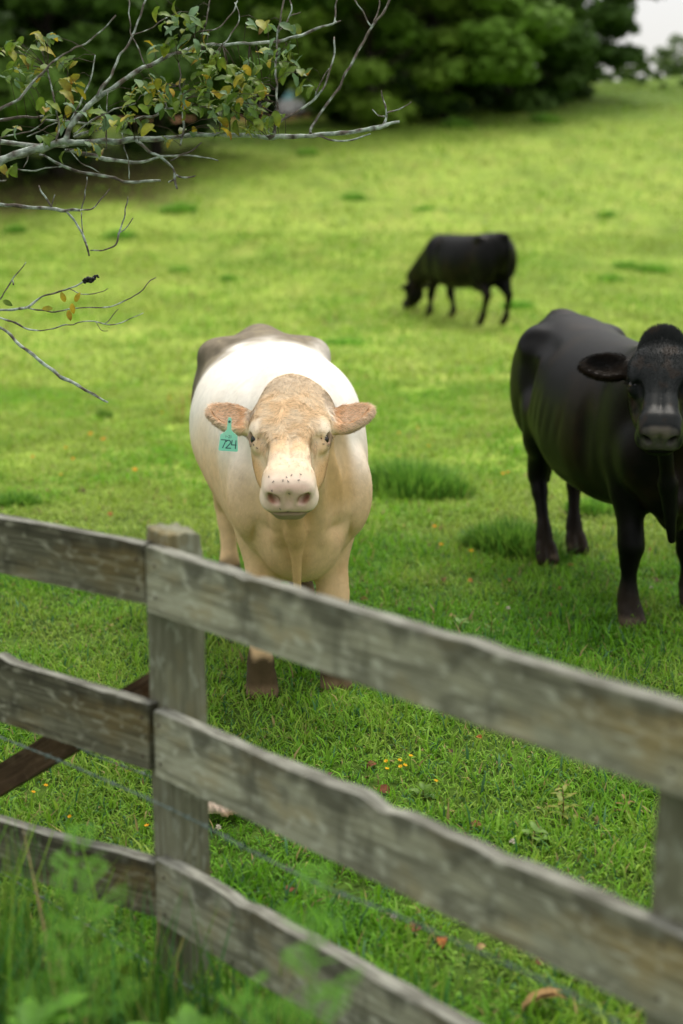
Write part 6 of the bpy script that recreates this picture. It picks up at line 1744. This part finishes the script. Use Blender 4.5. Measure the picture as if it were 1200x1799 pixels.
def feathery(label, P0, htop, seed, spread=0.10, nfr=18, cols=((0.09, 0.26, 0.020), (0.16, 0.37, 0.035))):
    p = Vector((P0[0], P0[1], gz(*P0)))
    st = random.getstate(); random.seed(seed)
    root = empty('feathery_weed', p); tag(root, label, 'weed', 'feathery weeds in front of the fence')
    H_ = htop - p.z
    mb = MB(); mb.tube([(0, 0, -0.02), (0.01, 0, H_ * .5), (-0.005, 0.005, H_ * 0.97)], [0.004, 0.003, 0.0015], 6, col=(0.12, 0.22, 0.05)); mb.build('stem', M_leaf, root)
    mb = MB()
    for k in range(nfr):
        t = k / (nfr - 1); z_ = H_ * (0.35 + 0.65 * t)
        a = k * 2.4 + random.uniform(-.3, .3)
        Lf = spread * (1.35 - 0.75 * t) * random.uniform(0.8, 1.2)
        ax = Vector((math.cos(a), math.sin(a), 0.55 + 0.5 * t)).normalized()
        side = ax.cross(Vector((0, 0, 1))).normalized()
        cc = [tuple(c) for c in (cols[0], cols[1])]
        for j in range(9):
            u_ = (j + 1) / 9
            b_ = Vector((0, 0, z_)) + ax * Lf * u_ - Vector((0, 0, 1)) * Lf * 0.25 * u_ * u_
            pl = Lf * 0.42 * math.sin(math.pi * min(0.97, u_ * 0.85 + 0.12))
            for sg in (1, -1):
                pd = (side * sg + ax * 0.55).normalized()
                for i in range(4):
                    v_ = (i + 1) / 4
                    q2 = b_ + pd * pl * v_
                    for s2 in (1, -1):
                        ld = (ax * s2 * 0.8 + pd * 0.7).normalized()
                        w_ = 0.0019
                        n3 = ld.cross(Vector((0, 0, 1))).normalized()
                        e = q2 + ld * pl * 0.32 * (1.15 - v_ * .5)
                        m_ = random.random(); col_ = tuple(cc[0][x] * (1 - m_) + cc[1][x] * m_ for x in range(3))
                        mb.add([q2 - n3 * w_ * .5, q2.lerp(e, .5) - n3 * w_, e, q2.lerp(e, .5) + n3 * w_], [(0, 1, 2, 3)], (), col_)
                mb.add([b_ - ax * 0.0006, b_ + pd * pl, b_ + ax * 0.0006], (), [(0, 1, 2)], cc[0])
    mb.build('fronds', M_leaf, root); random.setstate(st)
feathery('feathery green weed in front of the left bottom rail', (-0.500, 2.50), 0.70, 71, 0.125, 20)
feathery('blurred feathery weed in front of the bottom rail right of the post', (-0.045, 2.02), 0.865, 72, 0.12, 20)
feathery('low feathery weed between the post and the blurred one', (-0.17, 2.15), 0.62, 73, 0.10, 14)
def lobed(label, P0, ztop, n_, seed):
    p = Vector((P0[0], P0[1], gz(*P0)))
    st = random.getstate(); random.seed(seed)
    root = empty('lobed_weed', p); tag(root, label, 'weed', 'broad-leaved weeds at the bottom edge')
    H_ = ztop - p.z
    mb = MB(); mb.tube([(0, 0, -0.02), (0.01, 0, H_ * .5), (0, 0, H_ * .9)], [0.005, 0.004, 0.002], 6, col=(0.14, 0.22, 0.06)); mb.build('stem', M_leaf, root)
    mb = MB()
    for k in range(n_):
        a = k * 2.4; t = k / n_
        d_ = Vector((math.cos(a), math.sin(a), 0.6)).normalized()
        b_ = Vector((0, 0, H_ * (0.55 + 0.42 * t)))
        sd = d_.cross(Vector((0, 0, 1))).normalized()
        c_ = [(0.080, 0.210, 0.018), (0.125, 0.290, 0.028)]
        for off, sc_ in ((0, 1.0), (0.6, 0.75), (-0.6, 0.75), (1.1, 0.5), (-1.1, 0.5)):
            dd = (d_ + sd * off).normalized()
            leaf_shape(mb, b_ + d_ * 0.02, dd, Vector((0, 0, 1)), 0.085 * sc_ * random.uniform(.8, 1.2), 0.045 * sc_, c_, 0.5, 5)
    mb.build('leaves', M_leaf, root); random.setstate(st)
lobed('broad-leaved pale weed at the bottom edge, leftmost', (-0.72, 2.25), 0.46, 9, 81)
lobed('broad-leaved pale weed at the bottom edge, left of the middle one', (-0.56, 2.30), 0.50, 9, 82)
lobed('broad-leaved pale weed at the bottom edge, middle one', (-0.42, 2.28), 0.45, 9, 83)
lobed('broad-leaved pale weed at the bottom edge, rightmost, before the post', (-0.27, 2.32), 0.46, 8, 84)
